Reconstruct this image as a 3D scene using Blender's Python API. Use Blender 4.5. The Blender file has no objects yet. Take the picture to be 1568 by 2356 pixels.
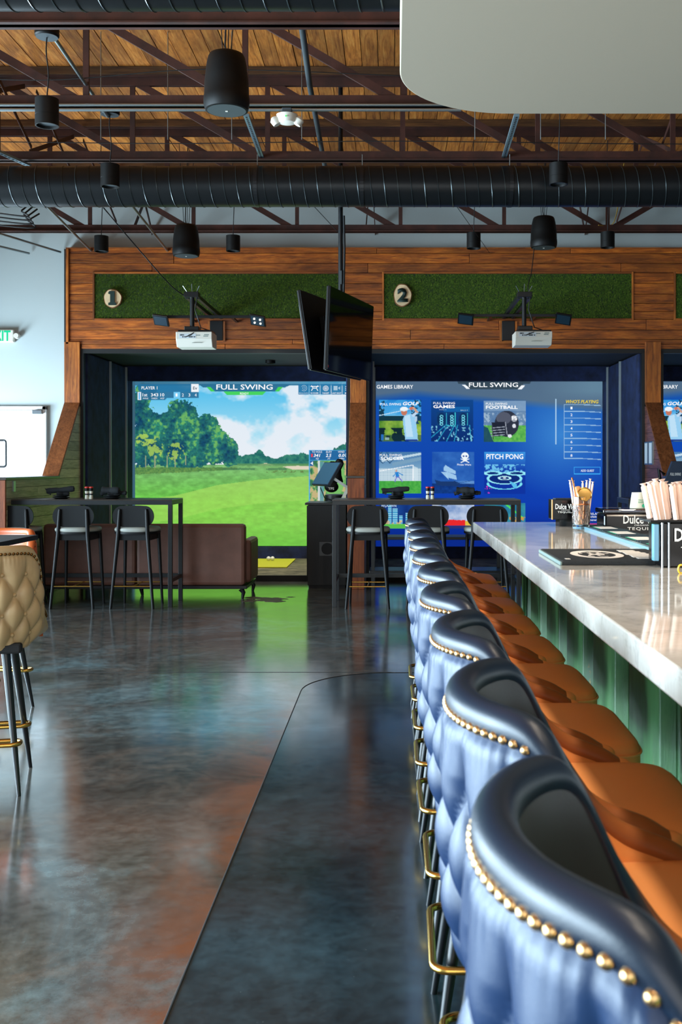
import bpy, math, random
import numpy as np
from mathutils import Vector, Matrix
random.seed(7); rng = np.random.default_rng(7)
PI = math.pi
S = bpy.context.scene
C = S.collection

# ------------------------------------------------------------------ camera
CAMZ = 1.376
cd = bpy.data.cameras.new('camera'); cam = bpy.data.objects.new('camera', cd); C.objects.link(cam)
cam.location = (0, 0, CAMZ); cam.rotation_euler = (PI/2, 0, 0)
cd.sensor_fit = 'VERTICAL'; cd.sensor_height = 36; cd.lens = 2400/2356*36
cd.shift_x = -(905-784)/2356; cd.shift_y = -(1178-1071)/2356
cd.clip_start = .05; cd.clip_end = 200
cd.dof.use_dof = True; cd.dof.focus_distance = 5.5; cd.dof.aperture_fstop = 9
S.camera = cam
# ------------------------------------------------------------------ world, daylight, exposure
S.view_settings.view_transform = 'Standard'; S.view_settings.look = 'None'
S.view_settings.exposure = 0; S.view_settings.gamma = 1; S.view_settings.use_curve_mapping = False
w = bpy.data.worlds.new('sky'); S.world = w; w.use_nodes = True
w.node_tree.nodes['Background'].inputs[0].default_value = (.62, .80, 1, 1)
w.node_tree.nodes['Background'].inputs[1].default_value = .9

def area(name, loc, rot, sx, sy, power, col, spread=180):
    l = bpy.data.lights.new(name, 'AREA'); l.shape = 'RECTANGLE'; l.size = sx; l.size_y = sy
    l.energy = power; l.color = col; l.spread = math.radians(spread)
    o = bpy.data.objects.new(name, l); C.objects.link(o); o.location = loc; o.rotation_euler = rot
    return o
DAY = (.66, .86, 1.0)
# daylight through the storefront windows of the left wall (openings built below)
WINDOWS = [(-2.6, .6), (1.2, 4.4), (5.0, 8.2), (8.9, 12.0)]
POW = [620, 760, 500, 720]
SPREAD = [120, 120, 120, 180]
HEADS = [3.3, 3.3, 3.3, 1.75]
for (a, b), p, h, sp in zip(WINDOWS, POW, HEADS, SPREAD):
    area('daylight', (-6.33, (a+b)/2, (h+.12)/2), (0, -PI/2, 0), h-.12, b-a, p, DAY, sp)
# daylight through the window behind the viewer
area('daylight', (1.0, -4.33, 2.2), (PI/2, 0, 0), 6.0, 3.6, 230, (1.0, .95, .88))

# ------------------------------------------------------------------ mesh helpers
class MB:
    def __init__(s): s.v = []; s.f = []
    def add(s, vs, fs):
        n = len(s.v); s.v += [tuple(p) for p in vs]; s.f += [tuple(i+n for i in f) for f in fs]; return s
    def box(s, x0, x1, y0, y1, z0, z1):
        v = [(x0,y0,z0),(x1,y0,z0),(x1,y1,z0),(x0,y1,z0),(x0,y0,z1),(x1,y0,z1),(x1,y1,z1),(x0,y1,z1)]
        return s.add(v, [(0,3,2,1),(4,5,6,7),(0,1,5,4),(1,2,6,5),(2,3,7,6),(3,0,4,7)])
    def obox(s, c, size, M=None):
        M = M or Matrix.Identity(3); c = Vector(c)
        v = [c + M @ Vector((sx*size[0]/2, sy*size[1]/2, sz*size[2]/2)) for sz in (-1,1) for sx,sy in ((-1,-1),(1,-1),(1,1),(-1,1))]
        return s.add(v, [(0,3,2,1),(4,5,6,7),(0,1,5,4),(1,2,6,5),(2,3,7,6),(3,0,4,7)])
    def bar(s, p0, p1, w, h, up=(0,0,1)):
        p0, p1 = Vector(p0), Vector(p1); d = (p1-p0); L = d.length; d.normalize(); u = Vector(up)
        if abs(d.dot(u)) > .98: u = Vector((0,1,0))
        x = d.cross(u).normalized(); u = x.cross(d).normalized()
        M = Matrix((x, d, u)).transposed()
        return s.obox((p0+p1)/2, (w, L, h), M)
    def tube(s, pts, r, n=8, closed=False, caps=True):
        pts = [Vector(p) for p in pts]; m = len(pts); rr = r if isinstance(r, (list, tuple)) else [r]*m
        n0 = len(s.v); prev = None
        for i, p in enumerate(pts):
            a = pts[(i-1) % m] if (closed or i > 0) else p; b = pts[(i+1) % m] if (closed or i < m-1) else p
            d = (b-a).normalized()
            if prev is None:
                u = Vector((0,0,1)) if abs(d.z) < .9 else Vector((1,0,0))
                x = d.cross(u).normalized()
            else:
                x = (prev - d*prev.dot(d)).normalized()
            prev = x; y = d.cross(x)
            for k in range(n):
                t = 2*PI*k/n; s.v.append(tuple(p + rr[i]*(math.cos(t)*x + math.sin(t)*y)))
        for i in range(m if closed else m-1):
            j = (i+1) % m
            for k in range(n):
                k2 = (k+1) % n
                s.f.append((n0+i*n+k, n0+i*n+k2, n0+j*n+k2, n0+j*n+k))
        if caps and not closed:
            s.f.append(tuple(n0+k for k in range(n))[::-1]); s.f.append(tuple(n0+(m-1)*n+k for k in range(n)))
        return s
    def lathe(s, prof, n=24, c=(0,0,0), M=None):
        M = M or Matrix.Identity(3); c = Vector(c); n0 = len(s.v)
        for r, z in prof:
            for k in range(n):
                t = 2*PI*k/n; s.v.append(tuple(c + M @ Vector((r*math.cos(t), r*math.sin(t), z))))
        for i in range(len(prof)-1):
            for k in range(n):
                k2 = (k+1) % n
                s.f.append((n0+i*n+k, n0+i*n+k2, n0+(i+1)*n+k2, n0+(i+1)*n+k))
        if prof[0][0] > 1e-5: s.f.append(tuple(n0+k for k in range(n))[::-1])
        if prof[-1][0] > 1e-5: s.f.append(tuple(n0+(len(prof)-1)*n+k for k in range(n)))
        return s
    def prism(s, poly, axis, a, b):
        def P(p, t):
            return {'x': (t, p[0], p[1]), 'y': (p[0], t, p[1]), 'z': (p[0], p[1], t)}[axis]
        m = len(poly); v = [P(p, a) for p in poly] + [P(p, b) for p in poly]
        f = [tuple(range(m))[::-1], tuple(range(m, 2*m))] + [(i, (i+1) % m, m+(i+1) % m, m+i) for i in range(m)]
        return s.add(v, f)
    def sphere(s, c, r, nu=10, nv=6, sc=(1,1,1)):
        prof = [(math.sin(PI*i/nv), -math.cos(PI*i/nv)) for i in range(nv+1)]
        M = Matrix.Diagonal((r*sc[0], r*sc[1], r*sc[2])); return s.lathe(prof, nu, c, M)
    def grid(s, P, closed_u=False, closed_v=False):
        P = np.asarray(P); nu, nv = P.shape[:2]; n0 = len(s.v)
        s.v += [tuple(map(float, p)) for p in P.reshape(-1, 3)]
        for i in range(nu if closed_u else nu-1):
            for j in range(nv if closed_v else nv-1):
                i2, j2 = (i+1) % nu, (j+1) % nv
                s.f.append((n0+i*nv+j, n0+i2*nv+j, n0+i2*nv+j2, n0+i*nv+j2))
        return s
    def mesh(s, name, mat, smooth=None, shift=None):
        import bmesh
        me = bpy.data.meshes.new(name); v = s.v
        if shift is not None: v = [(p[0]-shift[0], p[1]-shift[1], p[2]-shift[2]) for p in v]
        me.from_pydata(v, [], s.f)
        bm = bmesh.new(); bm.from_mesh(me); bmesh.ops.recalc_face_normals(bm, faces=bm.faces); bm.to_mesh(me); bm.free()
        if mat: me.materials.append(mat)
        if smooth is not None:
            me.polygons.foreach_set('use_smooth', [True]*len(me.polygons)); me.set_sharp_from_angle(angle=math.radians(smooth))
        return me
    def build(s, name, mat, parent=None, smooth=None, bev=0, local=False):
        """parent None: a top-level mesh with its origin at its base; else a part in world coordinates (local=True: already in the parent's frame)"""
        if parent is None:
            a = np.array(s.v); lo, hi = a.min(0), a.max(0); org = ((lo[0]+hi[0])/2, (lo[1]+hi[1])/2, lo[2])
            me = s.mesh(name, mat, smooth, org); o = bpy.data.objects.new(name, me); o.location = org
        else:
            q = parent; org = Vector((0,0,0))
            if not local:
                while q is not None: org = org + q.location; q = q.parent
            if local: me = s.mesh(name, mat, smooth, None); o = bpy.data.objects.new(name, me)
            else:
                a = np.array(s.v); mid = (a.min(0)+a.max(0))/2
                me = s.mesh(name, mat, smooth, mid); o = bpy.data.objects.new(name, me); o.location = Vector(mid)-org
            o.parent = parent
        C.objects.link(o)
        if bev:
            m = o.modifiers.new('bevel', 'BEVEL'); m.width = bev; m.segments = 2; m.limit_method = 'ANGLE'; m.angle_limit = math.radians(40)
        return o

def tag(o, label, cat, group=None):
    o['label'] = label; o['category'] = cat
    if group: o['group'] = group
    return o
def thing(name, label, cat, loc=(0,0,0), rz=0, group=None):
    o = bpy.data.objects.new(name, None); C.objects.link(o); o.location = loc; o.rotation_euler = (0,0,rz); o.empty_display_size = .1
    return tag(o, label, cat, group)
def struct(o): o['kind'] = 'structure'; return o
def stuff(o): o['kind'] = 'stuff'; return o
def inst(src, parent, loc, rot=(0,0,0), scale=(1,1,1)):
    o = src.copy(); C.objects.link(o); o.parent = parent; o.location = loc; o.rotation_euler = rot; o.scale = scale; return o
def copy_tree(root, loc, rz, label, group=None):
    def rec(o, par):
        c = o.copy(); C.objects.link(c); c.parent = par
        for ch in list(o.children): rec(ch, c)
        return c
    r = rec(root, None); r.location = loc; r.rotation_euler = (0,0,rz); r['label'] = label
    if group: r['group'] = group
    return r

# ------------------------------------------------------------------ materials
def lin(c):
    c = np.asarray(c, float)/255
    return np.where(c <= .04045, c/12.92, ((c+.055)/1.055)**2.4)
def L4(c): return tuple(float(x) for x in lin(c)) + (1,)
class NT:
    def __init__(s, name):
        s.m = bpy.data.materials.new(name); s.m.use_nodes = True; s.t = s.m.node_tree; s.N = s.t.nodes
        s.b = s.N['Principled BSDF']
    def n(s, typ, **kw):
        o = s.N.new(typ)
        for k, v in kw.items():
            if k.startswith('_'): setattr(o, k[1:], v)
            else: o.inputs[k.replace('__', ' ')].default_value = v
        return o
    def l(s, a, b): s.t.links.new(a, b)
    def ramp(s, fac, stops, interp='LINEAR'):
        r = s.N.new('ShaderNodeValToRGB'); e = r.color_ramp.elements; r.color_ramp.interpolation = interp
        while len(e) < len(stops): e.new(.5)
        for i, (p, c) in enumerate(stops): e[i].position = p; e[i].color = c if len(c) == 4 else tuple(c)+(1,)
        s.l(fac, r.inputs[0]); return r.outputs[0]
    def noise(s, vec, scale, detail=4, rough=.6, dist=0):
        n = s.n('ShaderNodeTexNoise', Scale=scale, Detail=detail, Roughness=rough, Distortion=dist); s.l(vec, n.inputs['Vector']); return n.outputs['Fac']
    def coord(s, scale=(1,1,1), rnd=True):
        tc = s.N.new('ShaderNodeTexCoord'); mp = s.N.new('ShaderNodeMapping'); mp.inputs['Scale'].default_value = scale
        s.l(tc.outputs['Object'], mp.inputs['Vector'])
        if rnd:
            oi = s.N.new('ShaderNodeObjectInfo'); mu = s.n('ShaderNodeMath', _operation='MULTIPLY'); mu.inputs[1].default_value = 40
            s.l(oi.outputs['Random'], mu.inputs[0]); cb = s.N.new('ShaderNodeCombineXYZ')
            for i in range(3): s.l(mu.outputs[0], cb.inputs[i])
            s.l(cb.outputs[0], mp.inputs['Location']); s.rand = oi.outputs['Random']
        return mp.outputs[0]
    def mix(s, fac, a, b, typ='MIX'):
        m = s.N.new('ShaderNodeMix'); m.data_type = 'RGBA'; m.blend_type = typ
        for inp, v in ((0, fac), (6, a), (7, b)):
            if isinstance(v, bpy.types.NodeSocket): s.l(v, m.inputs[inp])
            else: m.inputs[inp].default_value = v
        return m.outputs[2]
    def bump(s, h, strength=.3, dist=.01):
        b = s.n('ShaderNodeBump', Strength=strength, Distance=dist); s.l(h, b.inputs['Height']); s.l(b.outputs[0], s.b.inputs['Normal'])
def simple(name, col, rough=.5, metal=0, bump=0, bscale=200, spec=.5, coat=0, var=0):
    t = NT(name); t.b.inputs['Base Color'].default_value = L4(col); t.b.inputs['Roughness'].default_value = rough
    t.b.inputs['Metallic'].default_value = metal; t.b.inputs['Specular IOR Level'].default_value = spec
    t.b.inputs['Coat Weight'].default_value = coat; t.b.inputs['Coat Roughness'].default_value = .15
    if bump or var:
        v = t.coord(); n = t.noise(v, bscale, 3)
        if bump: t.bump(n, bump, .004)
        if var:
            n2 = t.noise(v, 6, 4); c = np.array(col, float)
            t.l(t.ramp(n2, [(.3, L4(c*(1-var))), (.7, L4(np.minimum(c*(1+var), 255)))]), t.b.inputs['Base Color'])
    return t.m
def emit(name, col, k=1.0):
    t = NT(name); t.b.inputs['Base Color'].default_value = (0,0,0,1); t.b.inputs['Emission Color'].default_value = L4(col)
    t.b.inputs['Emission Strength'].default_value = k; t.b.inputs['Specular IOR Level'].default_value = 0; t.b.inputs['Roughness'].default_value = 1
    return t.m
def wood(name, dark, mid, light, axis='x', rough=.55, stain=.5, grain=1.0):
    t = NT(name); sc = {'x': (1.0, 14, 14), 'y': (14, 1.0, 14), 'z': (14, 14, 1.0)}[axis]
    v = t.coord(tuple(q*grain for q in sc))
    g = t.noise(v, 2.2, 6, .65, 1.2)
    col = t.ramp(g, [(.28, L4(dark)), (.5, L4(mid)), (.74, L4(light))])
    v2 = t.coord({'x': (.8, 3, 3), 'y': (3, .8, 3), 'z': (3, 3, .8)}[axis]); st = t.noise(v2, 2.0, 5, .7, .4)
    f = t.ramp(st, [(.42, (stain,)*3), (.62, (0, 0, 0))])
    col = t.mix(f, col, L4(np.array(dark)*.55))
    tone = t.ramp(t.rand, [(0, (.62,)*3), (1, (1.15,)*3)])
    col = t.mix(1.0, col, tone, 'MULTIPLY')
    t.l(col, t.b.inputs['Base Color']); t.b.inputs['Roughness'].default_value = rough
    t.bump(g, .25, .004); return t.m

M = {}
M['white_wall'] = simple('white_wall', (178, 188, 188), .85, bump=.05, bscale=60)
M['dark_wall'] = simple('dark_wall', (96, 98, 98), .9)
M['ceiling_drywall'] = simple('ceiling_drywall', (150, 140, 122), .8, bump=.04, bscale=40)
M['header_wood'] = wood('header_wood', (84, 36, 8), (182, 92, 22), (222, 130, 42), 'x', .5, .5)
M['header_wood_v'] = wood('header_wood_v', (90, 42, 10), (184, 98, 28), (220, 134, 50), 'z', .5, .4)
M['slope_wood'] = wood('slope_wood', (90, 46, 22), (146, 84, 44), (170, 104, 60), 'y', .5, .3)
M['end_wood'] = wood('end_wood', (80, 34, 14), (146, 72, 32), (170, 92, 46), 'z', .5, .3)
M['deck_wood'] = wood('deck_wood', (126, 64, 16), (204, 122, 42), (234, 162, 76), 'y', .7, .4)
M['nailer_wood'] = wood('nailer_wood', (60, 34, 14), (104, 66, 30), (130, 88, 46), 'x', .7, .4)
M['side_plank'] = wood('side_plank', (140, 130, 100), (190, 182, 146), (214, 204, 166), 'y', .5, .3)
M['red_plank'] = wood('red_plank', (70, 40, 36), (120, 72, 62), (142, 90, 78), 'y', .5, .3)
M['oxide_steel'] = simple('oxide_steel', (60, 30, 22), .65, .0, bump=.15, bscale=60, var=.25)
M['galvanised'] = simple('galvanised', (150, 160, 162), .35, .9)
M['strut'] = simple('strut', (140, 165, 175), .4, .7)
M['duct_black'] = simple('duct_black', (20, 23, 25), .34, .3, spec=.4)
M['duct_seam'] = simple('duct_seam', (52, 60, 62), .3, .6)
M['black_plastic'] = simple('black_plastic', (9, 10, 10), .5, spec=.25)
M['black_matte'] = simple('black_matte', (14, 14, 15), .75)
M['black_metal'] = simple('black_metal', (16, 19, 22), .35, .1)
M['steel_frame'] = simple('steel_frame', (17, 22, 25), .4, .1)
M['dark_wood'] = wood('dark_wood', (6, 7, 7), (10, 11, 12), (16, 17, 18), 'z', .6, .2)
M['grey_grille'] = simple('grey_grille', (58, 66, 70), .5)
M['white_plastic'] = simple('white_plastic', (214, 210, 198), .5)
M['green_led'] = emit('green_led', (40, 255, 90), 1.5)
M['tv_glass'] = simple('tv_glass', (4, 4, 5), .06, 0, spec=.5)
M['touch_glass'] = simple('touch_glass', (66, 104, 128), .25)
M['felt'] = simple('felt', (28, 40, 74), .95, bump=.4, bscale=300, var=.3)
M['pad_strip'] = simple('pad_strip', (150, 160, 165), .4)
M['patch_brown'] = simple('patch_brown', (70, 52, 40), .6, var=.3)
M['black_frame'] = simple('black_frame', (16, 17, 18), .5)
M['turf_base'] = simple('turf_base', (22, 40, 14), .95)
M['bay_turf'] = simple('bay_turf', (92, 88, 70), .95, bump=.6, bscale=220, var=.4)
M['hitting_mat'] = simple('hitting_mat', (188, 188, 44), .9, bump=.5, bscale=200)
M['ball'] = simple('ball', (245, 245, 245), .3)
M['brass'] = simple('brass', (206, 166, 84), .26, 1)
M['nail_brass'] = simple('nail_brass', (196, 160, 110), .3, 1)
M['dark_brass'] = simple('dark_brass', (120, 84, 44), .35, 1)
M['tan_leather'] = simple('tan_leather', (240, 156, 88), .5, bump=.06, bscale=350)
M['cream_leather'] = simple('cream_leather', (186, 156, 112), .45, bump=.06, bscale=350)
M['orange_leather'] = simple('orange_leather', (178, 84, 36), .4, bump=.06, bscale=350)
M['brown_leather'] = simple('brown_leather', (112, 76, 64), .5, bump=.06, bscale=300, var=.08)
M['pale_seat'] = simple('pale_seat', (150, 152, 144), .5)
M['tabletop'] = wood('tabletop', (44, 38, 34), (62, 54, 48), (76, 66, 58), 'x', .3, .2)
M['napkin'] = simple('napkin', (20, 25, 29), .85, bump=.2, bscale=60)
M['plate_black'] = simple('plate_black', (26, 30, 33), .4)
M['red_cap'] = simple('red_cap', (214, 40, 24), .4)
M['straw_paper'] = simple('straw_paper', (232, 202, 184), .6, bump=.3, bscale=80)
M['copper'] = simple('copper', (214, 130, 84), .25, 1)
M['muddler'] = simple('muddler', (206, 152, 98), .5)
M['gold'] = simple('gold', (230, 176, 96), .2, 1)
M['rubber'] = simple('rubber', (9, 12, 12), .7, bump=.8, bscale=400)
M['white_rubber'] = simple('white_rubber', (205, 196, 186), .7)
M['grey_rubber'] = simple('grey_rubber', (104, 122, 118), .6)
M['white_print'] = simple('white_print', (216, 214, 208), .6)
M['green_print'] = simple('green_print', (40, 150, 110), .6)
M['caddy_black'] = simple('caddy_black', (5, 5, 6), .15, spec=.3)
M['caddy_blue'] = simple('caddy_blue', (96, 144, 168), .15)
M['worktop'] = simple('worktop', (150, 132, 108), .4)
M['white_edge'] = simple('white_edge', (226, 220, 208), .4)
M['rail_mat'] = simple('rail_mat', (34, 52, 60), .6, bump=.8, bscale=300)
M['rail_edge'] = simple('rail_edge', (104, 142, 156), .2)
M['cup_plastic'] = simple('cup_plastic', (206, 204, 186), .5)
M['tag_yellow'] = simple('tag_yellow', (222, 176, 40), .4)
M['cable'] = simple('cable', (10, 11, 12), .6)
M['yellow_cable'] = simple('yellow_cable', (180, 140, 30), .5)
M['slice_wood'] = simple('slice_wood', (220, 190, 148), .7, var=.1)
M['bark'] = simple('bark', (120, 76, 44), .9, bump=.5, bscale=60)
M['number_green'] = simple('number_green', (16, 42, 36), .6)
M['door_white'] = simple('door_white', (230, 230, 230), .35)
M['chrome'] = simple('chrome', (160, 165, 168), .25, 1)
M['exit_green'] = emit('exit_green', (30, 235, 170), 1.0)
M['led_white'] = emit('led_white', (255, 240, 210), 6.0)
M['flood_off'] = simple('flood_off', (22, 42, 54), .4)
M['port_dark'] = simple('port_dark', (40, 42, 46), .5)
M['paper'] = simple('paper', (196, 206, 212), .5)
M['navy_plastic'] = simple('navy_plastic', (26, 40, 58), .4)
M['wall_ground'] = simple('wall_ground', (90, 92, 90), .9)
M['glass_pane'] = None

# two-tone stool leather: navy back that runs into tan along the wings (x of the stool)
def twotone(name, back, front, a, b, rough=.4):
    t = NT(name); tc = t.N.new('ShaderNodeTexCoord'); sx = t.N.new('ShaderNodeSeparateXYZ'); t.l(tc.outputs['Object'], sx.inputs[0])
    mr = t.n('ShaderNodeMapRange'); mr.inputs[1].default_value = a; mr.inputs[2].default_value = b; mr.interpolation_type = 'SMOOTHSTEP'
    t.l(sx.outputs[0], mr.inputs[0]); t.l(t.mix(mr.outputs[0], L4(back), L4(front)), t.b.inputs['Base Color'])
    t.b.inputs['Roughness'].default_value = rough; t.b.inputs['Specular IOR Level'].default_value = .4
    v = t.coord(); t.bump(t.noise(v, 350, 3), .06, .004); return t.m
M['stool_outer'] = twotone('stool_outer', (9, 36, 68), (222, 134, 68), -.05, .04, .42)
M['stool_roll'] = twotone('stool_roll', (10, 24, 40), (150, 84, 40), -.05, .06, .38)
M['stool_inner'] = twotone('stool_inner', (30, 29, 30), (222, 134, 68), -.06, .05, .42)

def concrete(name, base, teal, rust, dark, rust_line=False, rough=(.10, .22)):
    t = NT(name); tc = t.N.new('ShaderNodeTexCoord'); mp = t.N.new('ShaderNodeMapping'); t.l(tc.outputs['Object'], mp.inputs['Vector']); v = mp.outputs[0]
    a = t.noise(v, .9, 8, .68, .8); b = t.noise(v, 2.6, 8, .7, .6); c = t.noise(v, 14, 6, .7)
    col = t.ramp(a, [(.34, L4(dark)), (.5, L4(base)), (.66, L4(teal))])
    f = t.ramp(b, [(.50, (0,0,0)), (.66, (.5,)*3)]); col = t.mix(f, col, L4(rust))
    f2 = t.ramp(c, [(.35, (.58,)*3), (.65, (1.28,)*3)]); col = t.mix(1, col, f2, 'MULTIPLY')
    # pale scuffs
    sc = t.noise(v, 60, 4, .8); f3 = t.ramp(sc, [(.66, (0,0,0)), (.74, (.5,)*3)]); col = t.mix(f3, col, L4((120, 124, 122)))
    if rust_line:      # rusty staining that follows the cut joint at world x = -0.57
        g = t.N.new('ShaderNodeNewGeometry'); sx = t.N.new('ShaderNodeSeparateXYZ'); t.l(g.outputs['Position'], sx.inputs[0])
        mr = t.n('ShaderNodeMapRange'); mr.inputs[1].default_value = -.90; mr.inputs[2].default_value = -.60; t.l(sx.outputs[0], mr.inputs[0])
        my = t.n('ShaderNodeMapRange'); my.inputs[1].default_value = 6.6; my.inputs[2].default_value = 5.6; t.l(sx.outputs[1], my.inputs[0])
        mm = t.n('ShaderNodeMath', _operation='MULTIPLY'); t.l(mr.outputs[0], mm.inputs[0]); t.l(my.outputs[0], mm.inputs[1])
        m2 = t.n('ShaderNodeMath', _operation='MULTIPLY'); t.l(mm.outputs[0], m2.inputs[0]); t.l(t.ramp(b, [(.3, (0,0,0)), (.6, (1,1,1))]), m2.inputs[1])
        col = t.mix(m2.outputs[0], col, L4((112, 66, 42)))
    t.l(col, t.b.inputs['Base Color'])
    r = t.n('ShaderNodeMapRange'); r.inputs[1].default_value = .3; r.inputs[2].default_value = .7; r.inputs[3].default_value = rough[0]; r.inputs[4].default_value = rough[1]
    t.l(b, r.inputs[0]); t.l(r.outputs[0], t.b.inputs['Roughness']); t.b.inputs['Specular IOR Level'].default_value = .9
    t.b.inputs['Coat Weight'].default_value = .5; t.b.inputs['Coat Roughness'].default_value = .11; t.bump(c, .03, .003); return t.m
M['floor'] = concrete('floor', (78, 78, 74), (96, 114, 117), (98, 82, 70), (54, 55, 52), True)
M['floor_dark'] = concrete('floor_dark', (34, 48, 54), (44, 64, 72), (38, 50, 54), (22, 33, 38), rough=(.10, .24))

def quartz():
    t = NT('quartz_top'); v = t.coord((1,1,1), False); a = t.noise(v, 2.5, 7, .65, 1.5); b = t.noise(v, 9, 6, .7, 2)
    col = t.ramp(a, [(.35, L4((168, 161, 150))), (.6, L4((200, 195, 186)))])
    col = t.mix(t.ramp(b, [(.40, (.30,)*3), (.47, (0,0,0))]), col, L4((112, 110, 108)))
    t.l(col, t.b.inputs['Base Color']); t.b.inputs['Roughness'].default_value = .07; t.b.inputs['Specular IOR Level'].default_value = .6
    return t.m
M['quartz'] = quartz()
def green_steel():
    t = NT('green_steel'); v = t.coord((1, 1, 1), True); v2 = t.coord((1, 6, .8), True); a = t.noise(v2, 2, 6, .7)
    col = t.ramp(a, [(.3, L4((30, 66, 34))), (.55, L4((52, 100, 54))), (.75, L4((84, 126, 78)))])
    s = t.noise(t.coord((4, 26, 3)), 2.4, 6, .75, .6); col = t.mix(t.ramp(s, [(.66, (0,0,0)), (.70, (1,1,1))]), col, L4((170, 130, 60)))
    t.l(col, t.b.inputs['Base Color']); t.b.inputs['Roughness'].default_value = .45; t.bump(s, .3, .004); return t.m
M['green_steel'] = green_steel()
def turf_blades():
    t = NT('turf_blades'); v = t.coord((1,1,1), False); a = t.noise(v, 60, 3, .7)
    t.l(t.ramp(a, [(.3, L4((40, 66, 14))), (.55, L4((86, 122, 30))), (.75, L4((160, 172, 70)))]), t.b.inputs['Base Color'])
    t.b.inputs['Roughness'].default_value = .8; return t.m
M['turf_blades'] = turf_blades()
def glass():
    t = NT('clear_glass'); t.b.inputs['Transmission Weight'].default_value = 1; t.b.inputs['Roughness'].default_value = .02
    t.b.inputs['IOR'].default_value = 1.45; return t.m
M['glass'] = glass()
def attr_emit(name):
    t = NT(name); a = t.N.new('ShaderNodeVertexColor'); a.layer_name = 'Col'
    t.b.inputs['Base Color'].default_value = (.02,.02,.02,1); t.b.inputs['Specular IOR Level'].default_value = 0
    t.l(a.outputs[0], t.b.inputs['Emission Color']); t.b.inputs['Emission Strength'].default_value = 1.0
    t.m.cycles.emission_sampling = 'FRONT'; return t.m
M['projection'] = attr_emit('projection')
for nm, c in (('ui_white', (250, 252, 255)), ('ui_grey', (170, 200, 220)), ('ui_yellow', (250, 220, 40)), ('ui_dark', (30, 60, 80)), ('ui_red', (240, 60, 70)), ('ui_line', (200, 225, 245))):
    M[nm] = emit(nm, c, 1.0)

# ------------------------------------------------------------------ text
def text(s, mat, parent, c, width, cap, ext=.001, facing='-y', name='lettering', world=True, slant=0, bold=0, spacing=1):
    """flat lettering centred on c, width x cap height, facing -y (or +x / -x / z); a part of parent"""
    cu = bpy.data.curves.new('t', 'FONT'); cu.body = s; cu.size = 1; cu.extrude = 0; cu.shear = slant; cu.offset = bold; cu.space_character = spacing; cu.resolution_u = 2
    ob = bpy.data.objects.new('t', cu); C.objects.link(ob)
    dg = bpy.context.evaluated_depsgraph_get(); me = bpy.data.meshes.new_from_object(ob.evaluated_get(dg))
    bpy.data.objects.remove(ob); bpy.data.curves.remove(cu)
    n = len(me.vertices); a = np.empty(n*3); me.vertices.foreach_get('co', a); a = a.reshape(-1, 3)
    lo, hi = a.min(0), a.max(0)
    X = (a[:,0]-(lo[0]+hi[0])/2)*width/(hi[0]-lo[0]); Z = (a[:,1]-(lo[1]+hi[1])/2)*cap/(hi[1]-lo[1]); O = np.zeros(n)
    b = {'-y': np.stack([X, O, Z], 1), '+x': np.stack([O, X, Z], 1), 'z': np.stack([X, Z, O], 1)}[facing]
    me.vertices.foreach_set('co', b.ravel()); me.update(); me.name = name
    me.materials.clear(); me.materials.append(mat)
    o = bpy.data.objects.new(name, me); C.objects.link(o); o.parent = parent; org = Vector((0,0,0))
    if world:
        q = parent
        while q is not None: org = org + q.location; q = q.parent
    o.location = Vector(c)-org
    return o

# ================================================================== STRUCTURE
XL, XR, YB, YF, ZC = -6.2, 7.4, -4.2, 12.55, 4.87        # room
F = 12.40                                                # face of the timber front
SCR = 14.70                                              # plane of the projection screens
def zpx(y, d): return CAMZ + (1071-y)*d/2400
def xpx(x, d): return (x-905)*d/2400

# floor: main slab and the darker slab with its rounded corner, a cut joint between them
R = .55; XS, YS = -.565, 6.92
arc = [(XS + R - R*math.cos(t), YS - R + R*math.sin(t)) for t in np.linspace(0, PI/2, 14)]
struct(MB().box(XL-.2, XR+.2, YB-.2, 15.0, -.08, 0).build('floor', M['floor']))
dark = [(XS, YB)] + arc + [(XR, YS), (XR, YB)]
fd = struct(MB().prism(dark, 'z', -.004, .0015).build('floor_dark_slab', M['floor_dark']))
j = MB(); line = [(XS, YB)] + arc + [(XR, YS)]
j.tube([(x, y, .0012) for x, y in line], .0035, 6); struct(j.build('trim_joint', M['black_matte']))
j = MB().box(XL, XS+R, YS+.018, YS+.026, -.002, .0012); struct(j.build('trim_saw_cut', M['black_matte']))

fl = bpy.data.objects['floor']
for k_ in range(26):
    ax, ay = -1.33 + random.gauss(0, .16), 10.75 + random.gauss(0, .11); rr = random.uniform(.02, .075)
    MB().prism([(ax+rr*1.5*random.uniform(.6, 1.2)*math.cos(a), ay+rr*random.uniform(.6, 1.2)*math.sin(a)) for a in np.linspace(0, 2*PI, 13)[:-1]], 'z', .0, .0006+.00004*k_).build('worn_patch', M['patch_brown'], fl)
# walls of the room
wl = MB(); zs0, zs1 = .12, 3.3; prev = YB-.2
wl.box(XL-.2, XL, YB-.2, 15, zs1, ZC+.1); wl.box(XL-.2, XL, YB-.2, 15, -.08, zs0)
for (a, b), h in zip(WINDOWS, HEADS):
    wl.box(XL-.2, XL, prev, a, zs0, zs1); prev = b
    if h < zs1: wl.box(XL-.2, XL, a, b, h, zs1)
wl.box(XL-.2, XL, prev, 15, zs0, zs1)
struct(wl.build('wall_left', M['white_wall']))
for i, (a, b) in enumerate(WINDOWS):
    fr = MB(); zs1 = HEADS[i]
    for y in (a, (a+b)/2, b): fr.box(XL-.12, XL-.04, max(a, y-.03), min(b, y+.03), zs0, zs1)
    fr.box(XL-.12, XL-.04, a, b, zs0, zs0+.06).box(XL-.12, XL-.04, a, b, zs1-.06, zs1)
    struct(fr.build(f'window_{i+1}', M['black_frame']))
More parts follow.
